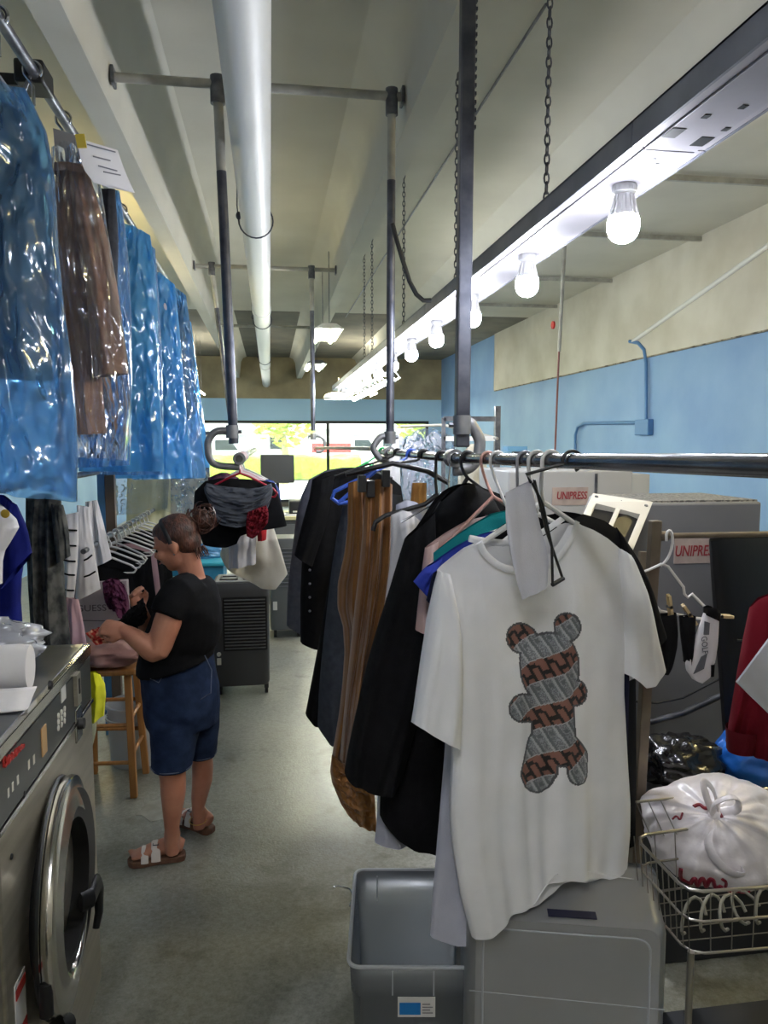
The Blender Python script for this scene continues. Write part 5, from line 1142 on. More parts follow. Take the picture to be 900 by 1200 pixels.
t = garment('jacket', 1.9, [(878,712),(892,698),(960,680)], [(850,868),(872,878),(940,880)], [(878,712),(868,760),(860,810),(850,868)], [(960,680),(970,760),(940,880)], fab('deep_red_cloth', (98,14,26), (108,20,32), 8), .06, 'deep red jacket hanging at the right edge of the picture', 'jacket', 221, .03, 4, pl=Pl(850,1.95,940,1.85))
cloth(MB(), Pl(850,1.94,940,1.84), [(850,850),(893,856)], [(851,876),(892,879)], [(850,850),(851,876)], [(893,856),(892,879)], .056, .002, 2, 222, 16, 8, topd=.9).build('cuff', f_maroon if 0 else fab('dark_red_rib', (84,14,24)), t)
o = MB().prism([PY(x,y,1.45) for x, y in ((864,800),(905,745),(960,760),(960,880),(905,840))], (0,.006,0)).build('paper_sheet', mat('sheet_grey', (176,176,182), .8), smooth=False); tag(o, 'blank pale sheet of card poking in at the right edge before the red jacket', 'card')
# ================================================================ WIRE BASKET CART
m_wire = mat('basket_wire', (150,146,140), .3, .9)
zr = .74
A = PZ(743,980,zr); Bc = PZ(806,1046,zr); Cc = Vector((Bc.x+.55, Bc.y-.02, zr)); Dd = Vector((A.x+.60, A.y+.05, zr))
A2 = Vector((A.x,A.y,zr))
bk = thing('wire_basket', Vector(((A.x+Cc.x)/2,(A.y+Cc.y)/2,0)), 'chrome wire basket cart holding the plastic bags at the lower right', 'basket')
def ringp(z, s=0):
    c = (A2+Bc+Cc+Dd)/4; P = []
    for p in (A2, Bc, Cc, Dd):
        q = p.lerp(c, s); P.append(Vector((q.x,q.y,z)))
    out = []
    for i in range(4):
        a, b_, c_ = P[i-1], P[i], P[(i+1) % 4]; r = .04
        d1 = (a-b_).normalized()*r; d2 = (c_-b_).normalized()*r
        out += [b_+d1, b_+d1*.3+d2*.3, b_+d2]
    return out+[out[0]]
levels = (zr, zr-.085, zr-.175)
for k, z in enumerate(levels): MB().tube(ringp(z, k*.03), .0045 if k == 0 else .0035, 8).build('hoop', m_wire, bk)
mb = MB()
P0 = [A2,Bc,Cc,Dd]
for i in range(4):
    a, b_ = P0[i], P0[(i+1) % 4]; n = 9
    for k in range(n+1):
        p = a.lerp(b_, k/n); c = (A2+Bc+Cc+Dd)/4; q = p.lerp(c, .06); mb.tube([p, (q.x,q.y,zr-.175)], .0016, 5)
for k in range(6):
    a = A2.lerp(Bc, k/5); b_ = Dd.lerp(Cc, k/5); c = (A2+Bc+Cc+Dd)/4; mb.tube([(a.lerp(c,.06).x,a.lerp(c,.06).y,zr-.175), (b_.lerp(c,.06).x,b_.lerp(c,.06).y,zr-.175)], .0018, 5)
mb.build('wire_grid', m_wire, bk)
# raised back rail
br0 = PY(745,940,A.y+.12); br1 = Vector((br0.x+.62,br0.y+.03,br0.z)); mb = MB().tube([br0, br1], .004, 8)
for k in range(16): p = br0.lerp(br1, k/15); mb.tube([p, (p.x,p.y-.10,zr-.02)], .0018, 5)
mb.build('back_rail', m_wire, bk)
for p in (A2,Bc,Cc,Dd):
    c = (A2+Bc+Cc+Dd)/4; q = p.lerp(c,.08); MB().tube([(q.x,q.y,zr-.17), (q.x,q.y,.04)], .009, 10).build('leg', m_wire, bk)
    MB().tube([(q.x-.012,q.y,.035),(q.x+.012,q.y,.035)], .035, 16).build('wheel', m_rub, bk)
q0 = A2.lerp((A2+Cc)/2,.16); q1 = Cc.lerp((A2+Cc)/2,.16)
MB().box((q0.x,q1.y,.18), (q1.x,q0.y,.20)).build('lower_shelf', mat('shelf_dark', (40,42,46), .5), bk, smooth=False)
# tie-handled white bag: radial folds running into the knot
def tied_bag(c, rx, ry, rz, knot, m, lab, sd, red=True):
    t = thing('plastic_bag', (c[0],c[1],c[2]-rz*.7), lab, 'plastic bag'); c = Vector(c); n, nv = 90, 60
    mb = MB(); vv = []; K = Vector(knot).normalized(); q = Vector((0,0,1)).rotation_difference(K); ms = []
    for j in range(nv+1):
        ph = PI*j/nv
        for i in range(n):
            th = 2*PI*i/n; d = Vector((math.sin(ph)*math.cos(th), math.sin(ph)*math.sin(th), math.cos(ph))); dw = q @ d
            k = 1+.10*mnoise.noise(dw*1.6+Vector((sd,0,0)))+.05*mnoise.noise(dw*4)
            k += .045*math.exp(-ph*.9)*math.sin(ph)*(math.sin(th*11+sd)+.7*math.sin(th*19+2)+.4*math.sin(th*31))
            k -= .16*math.exp(-(ph/.22)**2)
            p = Vector((dw.x*rx, dw.y*ry, dw.z*rz))*k
            if p.z < -rz*.7: p.z = -rz*.7
            vv.append(c+p)
    base = len(mb.v); mb.v += vv
    for j in range(nv):
        for i in range(n):
            mb.f.append((j*n+i, (j+1)*n+i, (j+1)*n+(i+1) % n, j*n+(i+1) % n)); mb.m.append(0)
    mb.build('bag_body', m, t, angle=80)
    kp = c+Vector((K.x*rx,K.y*ry,K.z*rz))*.88
    MB().ell(kp, (.022,.02,.02)).build('knot', m, t)
    return t, kp
m_wb = mat('white_bag_plastic', (214,208,210), .3, bump=.5, bscale=18, spec=.6); m_bb = mat('blue_bag_plastic', (36,104,196), .25, bump=.6, bscale=12, spec=.7, col2=(50,124,214), scale=6)
m_kb = mat('black_bag_plastic', (14,14,16), .2, bump=.6, bscale=14, spec=.7); m_mr = mat('maroon_print', (120,14,36), .5)
cb = PY(838,1000,2.02); t, kp = tied_bag((cb.x+.03,2.06,.672), .235, .20, .15, (-.35,-.55,.75), m_wb, 'white tied plastic bag with dark red script print in the wire basket', 3)
for (p1, p2, p3) in (((-.03,-.02,.05),(.03,-.05,.09),(.06,-.03,.03)), ((-.04,-.02,.06),(-.05,0,.12),(.0,.01,.08))):
    MB().tube(smooth3([kp, kp+Vector(p1), kp+Vector(p2), kp+Vector(p3), kp+Vector((.01,0,.01))], 2), [(.014,.005)]*len(smooth3([0 and 0 or kp]*5, 2)), 8).build('tied_handle', m_wb, t)
MB().tube(smooth3([kp, PY(850,1000,1.90), PY(877,1028,1.86), PY(850,1022,1.86), PY(826,990,1.90), kp], 2), [(.016,.005)]*len(smooth3([kp]*6, 2)), 8).build('tied_handle', m_wb, t)
bod = [o_ for o_ in bpy.data.objects if o_.name.startswith('bag_body') and o_.parent == t][0]
def project_on(o_, pts, lift=.003):
    """lay pixel points on the surface of a mesh object, as seen along the view line"""
    og = origin_of(o_); out = []
    for x, y in pts:
        d = ray(x, y).normalized(); hit, loc, nor, idx = o_.ray_cast(EYE-og, d)
        if hit: out.append(loc+og-d*lift)
    return out
def script(pts, r, nm='script_print'):
    pts = smooth_poly(pts, 2); Q = []
    for a, b in zip(pts, pts[1:]): Q += [(a[0]+(b[0]-a[0])*k/2, a[1]+(b[1]-a[1])*k/2) for k in range(2)]
    P = project_on(bod, Q)
    if len(P) > 2: MB().tube(P, r, 6).build(nm, m_mr, t)
script([(798,1018),(797,1028),(803,1034),(808,1040),(812,1030),(815,1029),(817,1040),(821,1030),(825,1029),(827,1041),(831,1031),(836,1030),(838,1042),(846,1038)], .0065)
script([(846,1030),(852,1034),(849,1042),(858,1046),(866,1044),(874,1048),(878,1044)], .0045)
script([(813,945),(820,942),(826,948),(832,945),(836,953),(842,950),(846,958)], .0055)
script([(788,960),(793,955),(797,962),(800,952)], .003)
cb = PY(872,922,2.45); t, kp = tied_bag((cb.x+.07,2.46,.72), .17, .13, .13, (.5,.1,.8), m_bb, 'bright blue plastic bag behind the white bag at the right edge', 8)
o = crumple('plastic_bag', (PY(790,925,2.5).x,2.48,.70), .16, .12, .10, m_kb, 14, .25, 40, lab='black plastic refuse bag behind the basket rail', cat='plastic bag')
o = crumple('plastic_bag', (PY(895,958,2.2).x,2.29,.62), .12, .05, .06, m_kb, 19, .2, 30, lab='black plastic bag squeezed between the blue and white bags', cat='plastic bag')
t = thing('support_crate', (1.15,2.6,0), 'low dark crate on the floor behind the wire basket', 'crate')
MB().box((PY(750,950,2.5).x,2.36,.0), (PY(750,950,2.5).x+.74,2.62,.585)).build('crate_body', mat('crate_dark', (34,35,38), .7), t, smooth=False, bevel=.01)
MB().box((PY(750,950,2.5).x-.01,2.35,.57), (PY(750,950,2.5).x+.75,2.63,.60)).build('crate_rim', mat('crate_rim', (50,52,56), .6), t, smooth=False, bevel=.01)
rn = random.Random(4)
for k in range(7):
    c = Vector((Bc.x+.06+.055*k, Bc.y+.07+.02*rn.random(), zr-.15)); a0 = rn.uniform(-.5,.5)
    o = MB().tube([c+Vector((.045*math.cos(a0+q),.03*math.sin(q*1.3),.035*math.sin(q)+.03)) for q in [i*.45 for i in range(11)]], .0045, 6).build('cord_coil', mat('cord_grey', (120,118,106), .6))
    tag(o, 'pale plastic loop lying under the white bag in the wire basket, %s from the left' % ordn[k], 'plastic loop', 'plastic loops in the wire basket')
# ================================================================ STORAGE TUBS
m_tub = film('tub_plastic', (214,218,224), (200,204,210), .36, 6, .04, .2, .06)
m_tub2 = film('tub_plastic_milky', (206,206,212), (204,204,202), .60, 6, .04, .28, .06)
zt_ = .36
c4 = [PZ(425,1017,zt_), PZ(545,1022,zt_), PZ(552,1139,zt_), PZ(403,1128,zt_)]
cx, cy = sum(p.x for p in c4)/4, sum(p.y for p in c4)/4
hw, hd = .185, .245
def tub(t, cx, cy, hw, hd, z0, z1, m, rim=True, taper=.9, rot=0, name='tub_wall'):
    R_ = Matrix.Translation((cx,cy,0)) @ Matrix.Rotation(rot,4,'Z')
    def rr(s, z, off=0, n=7):
        P = []; a, b_ = hw*s+off, hd*s+off; r = .035
        for qx, qy, a0 in ((1,1,0),(-1,1,PI/2),(-1,-1,PI),(1,-1,PI*1.5)):
            for i in range(n): th = a0+PI/2*i/(n-1); P.append(R_ @ Vector((qx*(a-r)+r*math.cos(th), qy*(b_-r)+r*math.sin(th), z)))
        return P
    L_ = [rr(taper, z0), rr(taper+.01, z0+.01), rr(.965, z1-.10), rr(.985, z1-.095), rr(1, z1)]
    n = len(L_[0]); mb = MB()
    vv = [p for l in L_ for p in l]; fs = [(i*n+k, i*n+(k+1) % n, (i+1)*n+(k+1) % n, (i+1)*n+k) for i in range(len(L_)-1) for k in range(n)]; fs.append(tuple(range(n)))
    mb.add(vv, fs); mb.build(name, m, t, solid=.003, angle=50)
    if rim: MB().tube(rr(1, z1, .004)+[rr(1, z1, .004)[0]], .006, 8).build('rim', mat('tub_rim', (170,174,178), .3), t)
    return R_
rot = math.atan2(c4[2].y-c4[3].y, c4[2].x-c4[3].x)*.6
t = thing('storage_tub', (cx,cy,0), 'open empty clear plastic storage tub with a white and blue sticker', 'storage tub')
R_ = tub(t, cx, cy, hw, hd, .005, zt_, m_tub, rot=rot)
fy = -hd*.955
MB().box((-.045,fy-.008,.20), (.065,fy-.005,.262), R_).build('sticker', mat('sticker_white', (0,0,0)), t, smooth=False)
MB().box((-.04,fy-.0095,.208), (.022,fy-.0078,.245), R_).build('sticker_patch', mat('sticker_blue', (24,116,186), .5), t, smooth=False)
mb = MB()
for k in range(4): mb.box((.027,fy-.0092,.212+k*.009), (.058-.008*(k%2),fy-.0078,.215+k*.009), R_)
mb.build('printed_lines', mat('print_grey', (0,0,0)), t, smooth=False)
for x in (-.06,.06): MB().box((x-.002,fy-.012,zt_-.09), (x+.002,fy-.004,zt_-.002), R_).build('handle_rib', mat('tub_rim', (0,0,0)), t, smooth=False)
for s in (-1,1): MB().box((s*hw*.6-.002,hd*.9,zt_-.1), (s*hw*.6+.002,hd*.93,zt_-.01), R_).build('handle_rib', mat('tub_rim', (0,0,0)), t, smooth=False)
# second tub standing on its end, base towards us
zt2 = .60; y2 = PZ(660,1080,zt2).y
xa = PY(553,1098,y2).x; xb = PY(772,1075,y2).x
t = thing('storage_tub', ((xa+xb)/2,y2+.2,0), 'big milky plastic storage tub standing on end under the white t-shirt', 'storage tub')
pr = [(0,0.004),(0,zt2-.02),(.02,zt2),(.30,zt2-.0),(.31,zt2-.01),(.31,.004)]
def slab(x0, x1, y0, y1, z0, z1, tp=.03, r=.035, n=6):
    """rounded box whose open mouth faces away (+y) and is a little wider"""
    L_ = []
    for yy, e, rad in ((y0,-r*.6,r),(y0+.012,-.012,r),(y0+.03,0,r),(y1-.05,tp,r),(y1-.045,tp+.012,r),(y1,tp+.014,r)):
        P = []
        for qx, qz, a0 in ((1,1,0),(-1,1,PI/2),(-1,-1,PI),(1,-1,PI*1.5)):
            X0 = (x1+e-rad) if qx > 0 else (x0-e+rad); Z0 = (z1+e*.4-rad) if qz > 0 else (z0+rad)
            for i in range(n): th = a0+PI/2*i/(n-1); P.append(Vector((X0+rad*math.cos(th), yy, Z0+rad*math.sin(th))))
        L_.append(P)
    m_ = len(L_[0]); vv = [p for l in L_ for p in l]
    fs = [(i*m_+k, i*m_+(k+1) % m_, (i+1)*m_+(k+1) % m_, (i+1)*m_+k) for i in range(len(L_)-1) for k in range(m_)]; fs.append(tuple(range(m_))[::-1])
    return MB().add(vv, fs)
tub_ids = set(o_.name for o_ in bpy.data.objects)
slab(xa, xb, y2, y2+.28, .004, zt2, .02).build('tub_wall', m_tub2, t, solid=.003, angle=50)
m_rb = mat('tub_rim', (0,0,0))
def rrect(x0, x1, z0, z1, y, r, n=6):
    P = []
    for qx, qz, a0 in ((1,1,0),(-1,1,PI/2),(-1,-1,PI),(1,-1,PI*1.5)):
        X0 = x1-r if qx > 0 else x0+r; Z0 = z1-r if qz > 0 else z0+r
        for i in range(n): th = a0+PI/2*i/(n-1); P.append(Vector((X0+r*math.cos(th), y, Z0+r*math.sin(th))))
    return P+[P[0]]
MB().tube(rrect(xa+.04, xb-.045, .05, zt2-.035, y2-.002, .035), .003, 6).build('base_ring', m_rb, t)
MB().tube([(xa+.004,y2-.001,zt2-.22),(xb-.004,y2-.001,zt2-.23)], .0018, 6).build('mould_line', m_rb, t)
a = PZ(643,1078,zt2+.003); b_ = PZ(692,1066,zt2+.003)
MB().box((a.x,a.y+.005,zt2+.001), (b_.x,a.y+.035,zt2+.004)).build('dark_handle', mat('handle_navy', (40,42,66), .4), t, smooth=False)
piv = Vector(((xa+xb)/2, y2, 0)); Rz = Matrix.Rotation(math.radians(-15), 4, 'Z'); tl_ = Vector(t.location)
for o_ in bpy.data.objects:
    if o_.name not in tub_ids and o_.parent == t:
        for v in o_.data.vertices: v.co = (piv+(Rz @ (v.co+tl_-piv)))-tl_
o = MB().tube([PZ(x,y,.012) for x, y in ((390,1040),(396,1038),(410,1042),(414,1050),(410,1062))], .004, 6).build('wire_hook', m_chrome); tag(o, 'small bent wire hook lying on the floor beside the open tub', 'hook')
# ================================================================ THE WOMAN
m_skin = mat('skin', (186,130,104), .5, col2=(170,112,88), scale=9, bump=.04, bscale=120, spec=.35)
m_hair = mat('auburn_hair', (40,25,21), .5, col2=(92,54,40), scale=60, stretch=(1,1,.25), bump=.5, bscale=160)
m_top = fab('black_knit_top', (13,13,15), (17,17,19)); m_jean = fab('dark_denim', (25,36,60), (38,52,80), 16, bump=.25, bscale=400)
f3 = lambda px, py, Y: PY(px, py, Y)
SC = (PY(201,700,3.38)-PY(200,700,3.38)).length
wp = thing('person', PZ(212,1000,0), 'woman in black top and denim shorts, hair in a bun, sorting clothes beside the stool', 'person')
def prof(rows, Y, ry, grow=0., n=28, sub=4, nz=0., seed=0, pw=2.2):
    """rows (py, xl, xr[, dy]) -> horizontal rings, interpolated and slightly rumpled"""
    R_ = []
    for i in range(len(rows)-1):
        a, b_ = rows[i], rows[i+1]
        for k in range(sub): 
            t_ = k/sub; R_.append([a[q]+(b_[q]-a[q])*t_ for q in range(3)]+[ry[i]+(ry[i+1]-ry[i])*t_, (Y[i]+(Y[i+1]-Y[i])*t_) if isinstance(Y, (list,tuple)) else Y])
    R_.append(list(rows[-1])+[ry[-1], Y[-1] if isinstance(Y, (list,tuple)) else Y])
    mb = MB(); vv = []
    for py, xl, xr, r_, yy in R_:
        a = f3(xl, py, yy); b_ = f3(xr, py, yy); c = (a+b_)/2; rx = (b_.x-a.x)/2+grow; rb = r_+grow
        for k in range(n):
            t_ = 2*PI*k/n; ct, s_ = math.cos(t_), math.sin(t_); e = 2/pw
            d = Vector((math.copysign(abs(ct)**e, ct)*rx, math.copysign(abs(s_)**e, s_)*rb, 0))
            if nz: d *= 1+nz*mnoise.noise(Vector((ct*1.5+seed, s_*1.5, c.z*16+ct*2)))
            vv.append(c+d)
    m = len(R_); mb.add(vv, [(i*n+k, i*n+(k+1) % n, (i+1)*n+(k+1) % n, (i+1)*n+k) for i in range(m-1) for k in range(n)]+[tuple(range(n))[::-1], tuple(range((m-1)*n, m*n))])
    return mb
def join(*ms):
    o = MB()
    for m in ms: o.add(m.v, m.f)
    return o
YT = 3.40
torso = [(676,214,242),(684,203,248),(694,194,252),(708,186,255),(724,180,257),(742,172,256),(758,167,252),(772,165,248),(786,165,252),(804,167,256),(826,169,257),(846,172,255)]
try_ = [.06,.12,.172,.19,.188,.18,.172,.168,.172,.178,.18,.16]
nleg = [(826,172,236),(850,176,232),(875,180,226),(897,183,219),(912,186,219),(928,187,219),(945,189,216),(965,191,212),(984,193,210),(1000,193,212)]
nry = [.10,.10,.088,.07,.064,.064,.056,.046,.038,.04]
fleg = [(820,200,256),(850,214,255),(868,220,252),(882,223,250),(900,224,251),(915,224,250),(932,223,245),(948,224,240),(962,225,240),(970,225,242)]
fry = [.10,.10,.085,.068,.062,.062,.054,.044,.036,.038]
YN = 3.29; YFt = 3.52
body = join(prof(torso, YT, try_, -.008), prof(nleg, [3.33,3.32,3.31,3.30,3.30,3.29,3.29,3.29,3.29,3.29], nry, -.004), prof(fleg, [3.46,3.48,3.49,3.50,3.51,3.51,3.52,3.52,3.52,3.52], fry, -.004))
# head frame
hc = f3(206,636,3.40); ya = math.radians(14); pd = math.radians(22)
hf = Vector((-math.cos(ya)*math.cos(pd), math.sin(ya)*math.cos(pd), -math.sin(pd))); hs = hf.cross(Vector((0,0,1))).normalized(); hu = hs.cross(hf).normalized()
HM = Matrix((hf, hs, hu)).transposed()
def hp(f_, s_, u_): return hc+hf*f_+hs*s_+hu*u_
# hs side pointing to the viewer has the sign below
vs_ = 1 if (hs.dot(Vector((0,-1,0))) > 0) else -1
hd = MB()
hd.ell(hp(-.008,0,.022), (.098,.077,.092), HM); hd.ell(hp(.030,0,-.035), (.060,.060,.078), HM); hd.ell(hp(.048,0,-.085), (.034,.034,.030), HM)
hd.ell(hp(.015,.035,-.062), (.045,.026,.042), HM); hd.ell(hp(.015,-.035,-.062), (.045,.026,.042), HM)
hd.ell(hp(.072,.030,.012), (.020,.030,.010), HM); hd.ell(hp(.072,-.030,.012), (.020,.030,.010), HM)
hd.tube([hp(.086,0,.004), hp(.100,0,-.014), hp(.108,0,-.030)], [.009,.012,.014], 10); hd.ell(hp(.097,0,-.034), (.014,.018,.010), HM)
hd.ell(hp(.084,0,-.055), (.014,.024,.008), HM); hd.ell(hp(.080,0,-.066), (.013,.020,.008), HM)
hd.ell(hp(.062,.035,-.030), (.028,.026,.026), HM); hd.ell(hp(.062,-.035,-.030), (.028,.026,.026), HM)
for s_ in (-1, 1): hd.ell(hp(-.012,s_*.076,-.012), (.020,.009,.032), HM); hd.ell(hp(-.008,s_*.074,-.036), (.012,.008,.014), HM)
nb = f3(227,684,3.40); hd.tube([nb+Vector((.01,0,-.05)), nb, hp(-.03,0,-.05), hp(-.01,0,-.02)], [.082,.058,.052,.055], 18)
# arms
def arm(pts, r): return MB().tube(smooth3([Vector(p) for p in pts], 1), interp(r, len(smooth3([Vector(p) for p in pts], 1))), 16)
def interp(r, n):
    return [r[min(int(i/(n-1)*(len(r)-1)), len(r)-2)]*(1-(i/(n-1)*(len(r)-1)-min(int(i/(n-1)*(len(r)-1)), len(r)-2)))+r[min(int(i/(n-1)*(len(r)-1)), len(r)-2)+1]*(i/(n-1)*(len(r)-1)-min(int(i/(n-1)*(len(r)-1)), len(r)-2)) for i in range(n)]
wN = f3(149,741,3.18)
armN = arm([f3(212,697,3.28), f3(203,712,3.22), f3(193,738,3.19), f3(186,762,3.17), f3(180,764,3.17), f3(165,752,3.17), wN, f3(143,738,3.19)], [.06,.062,.058,.050,.048,.042,.030,.026])
wF = f3(165,716,3.50)
armF = arm([f3(212,697,3.54), f3(200,722,3.60), f3(190,750,3.60), f3(182,752,3.58), f3(172,735,3.54), wF, f3(163,706,3.49)], [.06,.056,.050,.046,.038,.028,.025])
def hand(w, d, n_, mb):
    """palm at w pointing along d, back of the hand along n_"""
    d = Vector(d).normalized(); n_ = Vector(n_); n_ = (n_-d*n_.dot(d)).normalized(); s_ = d.cross(n_)
    M = Matrix((d, s_, n_)).transposed(); mb.ell(w+d*.045, (.05,.040,.017), M); mb.ell(w+d*.012, (.03,.027,.017), M)
    for k, (o_, l) in enumerate(((-.030,.060),(-.010,.072),(.010,.067),(.029,.052))):
        a = w+d*.075+s_*o_; b_ = a+d*l*.40-n_*.004; c = b_+d*l*.18-n_*l*.36; e = c-d*l*.20-n_*l*.22
        mb.tube([a-d*.02, a, b_, c, e], [.0095,.0095,.009,.0085,.0075], 8)
    a = w+d*.02-s_*.026; mb.tube([a, a+d*.022-s_*.020-n_*.010, a+d*.048-s_*.020-n_*.024, a+d*.066-s_*.008-n_*.030], [.013,.012,.010,.008], 8)
hm_ = MB(); hand(wN, (-.9,.12,.25), (-.1,-.75,.65), hm_)
hand(wF, (-.25,-.25,.95), (-.6,.5,-.2), hm_)
# feet
def foot(heel, toe, mb):
    d = (toe-heel); L_ = d.length; d.normalize(); s_ = Vector((-d.y, d.x, 0)); z0 = .032
    P = []; Rr = []
    for t_, h, w in ((0,.03,.024),(.08,.036,.031),(.25,.040,.033),(.45,.034,.037),(.65,.024,.043),(.8,.017,.044),(.9,.012,.040)):
        P.append(heel+d*(L_*t_)+Vector((0,0,z0+h))); Rr.append((h, w))
    mb.tube(P, Rr, 16, ref=(0,0,1))
    for k in range(5):
        o_ = (-.034+.017*k); r_ = (.0125,.0095,.0092,.0088,.008)[k]; mb.ell(heel+d*(L_*(.965-.022*k))+s_*o_+Vector((0,0,z0+.012)), (.018,r_,.010), Matrix.Rotation(math.atan2(d.y,d.x),3,'Z'))
    return d, s_, L_
hN = PZ(216,1010,0); tN = PZ(150,1018,0); hN.z = 0; tN.z = 0; hN = hN+Vector((-.005,.03,0)); tN += Vector((.0,.03,0))
hF = PZ(247,977,0); tF = hF+Vector((-.17,.15,0)); hF.z = 0; tF.z = 0
# join heels to the shins
anN = f3(201,992,3.29); anF = f3(233,962,3.52)
ft = MB(); dN = foot(hN, tN, ft); dF = foot(hF, tF, ft)
ft.tube([f3(202,975,3.29), hN.lerp(tN,.22)+Vector((0,0,.07))], [.036,.036], 14); ft.tube([f3(232,950,3.52), hF.lerp(tF,.22)+Vector((0,0,.07))], [.035,.036], 14)
body = join(body, hd, armN, armF, hm_, ft)
body.build('body', m_skin, wp, remesh=.0065)
# clothes
def tube_noise(m, a, seed):
    for i, p in enumerate(m.v): m.v[i] = p+Vector((mnoise.noise(p*14+Vector((seed,0,0))), mnoise.noise(p*14+Vector((0,seed,5))), 0))*a
    return m
tp = prof([(677,212,243)]+torso[1:8]+[(787,164,249)], YT, [.075]+[r+.006 for r in try_[1:8]]+[.184], .014, nz=.03, seed=3)
slN = MB().tube([f3(222,692,3.33), f3(209,698,3.25), f3(199,711,3.21), f3(194,722,3.195)], [.085,.082,.074,.070], 20); slF = MB().tube([f3(222,692,3.50), f3(209,700,3.57), f3(200,722,3.60), f3(196,734,3.60)], [.085,.078,.068,.064], 20)
zb1 = f3(210,752,YT).z; xa_, xb_ = f3(164,770,YT).x, f3(250,770,YT).x
for p_ in tp.v:
    if p_.z < zb1: k_ = min(1, max(0, (p_.x-xa_)/(xb_-xa_))); p_.z += (zb1-p_.z)*(.62*k_)
tube_noise(join(tp, slN, slF), .006, 3).build('black_top', m_top, wp, remesh=.008)
sh = join(prof([(763,172,249),(772,166,250)]+torso[8:], YT, [.160,.166]+try_[8:], .004, nz=.025, seed=5),
          prof([(826,170,238),(850,176,234),(875,179,228),(899,179,223)], [3.34,3.325,3.315,3.30], [.105,.108,.098,.088], .006, nz=.05, seed=8),
          prof([(820,198,257),(850,214,256),(868,219,254),(884,221,252)], [3.46,3.48,3.49,3.50], [.105,.108,.096,.086], .006, nz=.05, seed=9))
jn = sh.build('denim_shorts', m_jean, wp, remesh=.008)
def oring(rows, Y, ry, r, grow, name, m, par):
    py, xl, xr = rows; a = f3(xl, py, Y); b_ = f3(xr, py, Y); c = (a+b_)/2; rx = (b_.x-a.x)/2+grow
    return MB().tube([c+Vector((rx*math.cos(q), (ry+grow)*math.sin(q), 0)) for q in [2*PI*i/28 for i in range(29)]], r, 6).build(name, m, par)
m_seam = mat('denim_seam', (84,92,112), .8)
oring((896,179,223.5), 3.301, .088, .003, .006, 'cuff_seam', m_seam, jn); oring((881,221,252.5), 3.50, .087, .003, .006, 'cuff_seam', m_seam, jn)
bp_ = [f3(x,y,3.205) for x, y in ((208,768),(207,790))]
MB().tube([f3(x,y,3.225) for x, y in ((176,795),(186,800),(192,790))], .0022, 5).build('pocket_seam', m_seam, jn)
MB().tube([f3(x,y,3.25) for x, y in ((240,768),(248,785),(247,812),(225,826))], .0022, 5).build('pocket_seam', m_seam, jn)
# hair
hr_ = MB(); hr_.ell(hp(-.022,0,.036), (.098,.083,.090), HM, 28, 18); hr_.ell(hp(-.050,0,-.010), (.062,.070,.070), HM, 24, 14); hr_.ell(hp(.022,0,.068), (.060,.062,.044), HM); hr_.ell(hp(-.035,0,-.045), (.045,.052,.04), HM)
hr_ = hr_.build('hair', m_hair, wp, remesh=.007)
rn = random.Random(12); bc = f3(237,609,3.42); mb = MB(); mb.ell(bc, (.046,.046,.042))
for k in range(64):
    a = Vector((rn.gauss(0,1), rn.gauss(0,1), rn.gauss(0,1))).normalized(); b2 = Vector((rn.gauss(0,1), rn.gauss(0,1), rn.gauss(0,1))); b2 = (b2-a*b2.dot(a)).normalized(); r_ = rn.uniform(.028,.060)
    L_ = rn.uniform(.8,2.6); q0 = rn.uniform(0,6)
    mb.tube([bc+Vector((.0,0,.006))+(a*math.cos(q0+t_*L_)+b2*math.sin(q0+t_*L_))*r_*(1+.4*t_) for t_ in [i/8 for i in range(9)]], [.004,.0045,.0045,.0045,.004,.0035,.003,.002,.001], 5)
mb.build('hair_bun', m_hair, hr_)
mb = MB()
for k in range(16):
    a = hp(-.09+rn.uniform(-.02,.02), vs_*rn.uniform(-.03,.05), -.055); mb.tube([a, a+Vector((rn.uniform(0,.02),rn.uniform(-.01,.01),-.02)), a+Vector((rn.uniform(0,.035),rn.uniform(-.02,.02),-.045))], [.004,.003,.001], 5)
mb.build('loose_strands', m_hair, hr_)
MB().tube([hp(.03*0+.018+.0*q, .0, 0)+hs*(vs_*.089*math.cos(q))+hu*(.022+.098*math.sin(q))+hf*(-.03*math.cos(q)**2) for q in [-.2+(PI+.4)*i/24 for i in range(25)]], [(.010,.004)]*25, 8, ref=tuple(hf)).build('hair_band', m_blk, hr_)
for s_ in (-1, 1):
    MB().ell(hp(.082,s_*.028,-.004), (.008,.013,.007), HM).build('eye', mat('eye_dark', (40,30,26), .2), wp)
    MB().tube([hp(.088,s_*.014,.014), hp(.086,s_*.030,.020), hp(.074,s_*.044,.014)], [.002,.003,.0015], 6).build('eyebrow', m_hair, wp)
MB().tube([hp(.099,-.018,-.060), hp(.101,0,-.059), hp(.099,.018,-.060)], .0035, 6).build('lips', mat('lips_rose', (150,84,76), .5), wp)
MB().ell(hp(-.008,vs_*.086,-.046), (.004,.004,.004)).build('earring', m_chrome, wp)
m_gold = mat('gold_chain', (212,170,90), .3, .9)
MB().tube([nb+Vector((.064*math.cos(q)-.005, .066*math.sin(q), -.004-.018*math.cos(q+PI))) for q in [2*PI*i/24 for i in range(25)]], .0022, 5).build('necklace', m_gold, wp)
MB().tube([f3(232,961,3.52)+Vector((.040*math.cos(q), .038*math.sin(q), .006*math.sin(q))) for q in [2*PI*i/20 for i in range(21)]], .002, 5).build('anklet', m_gold, wp)
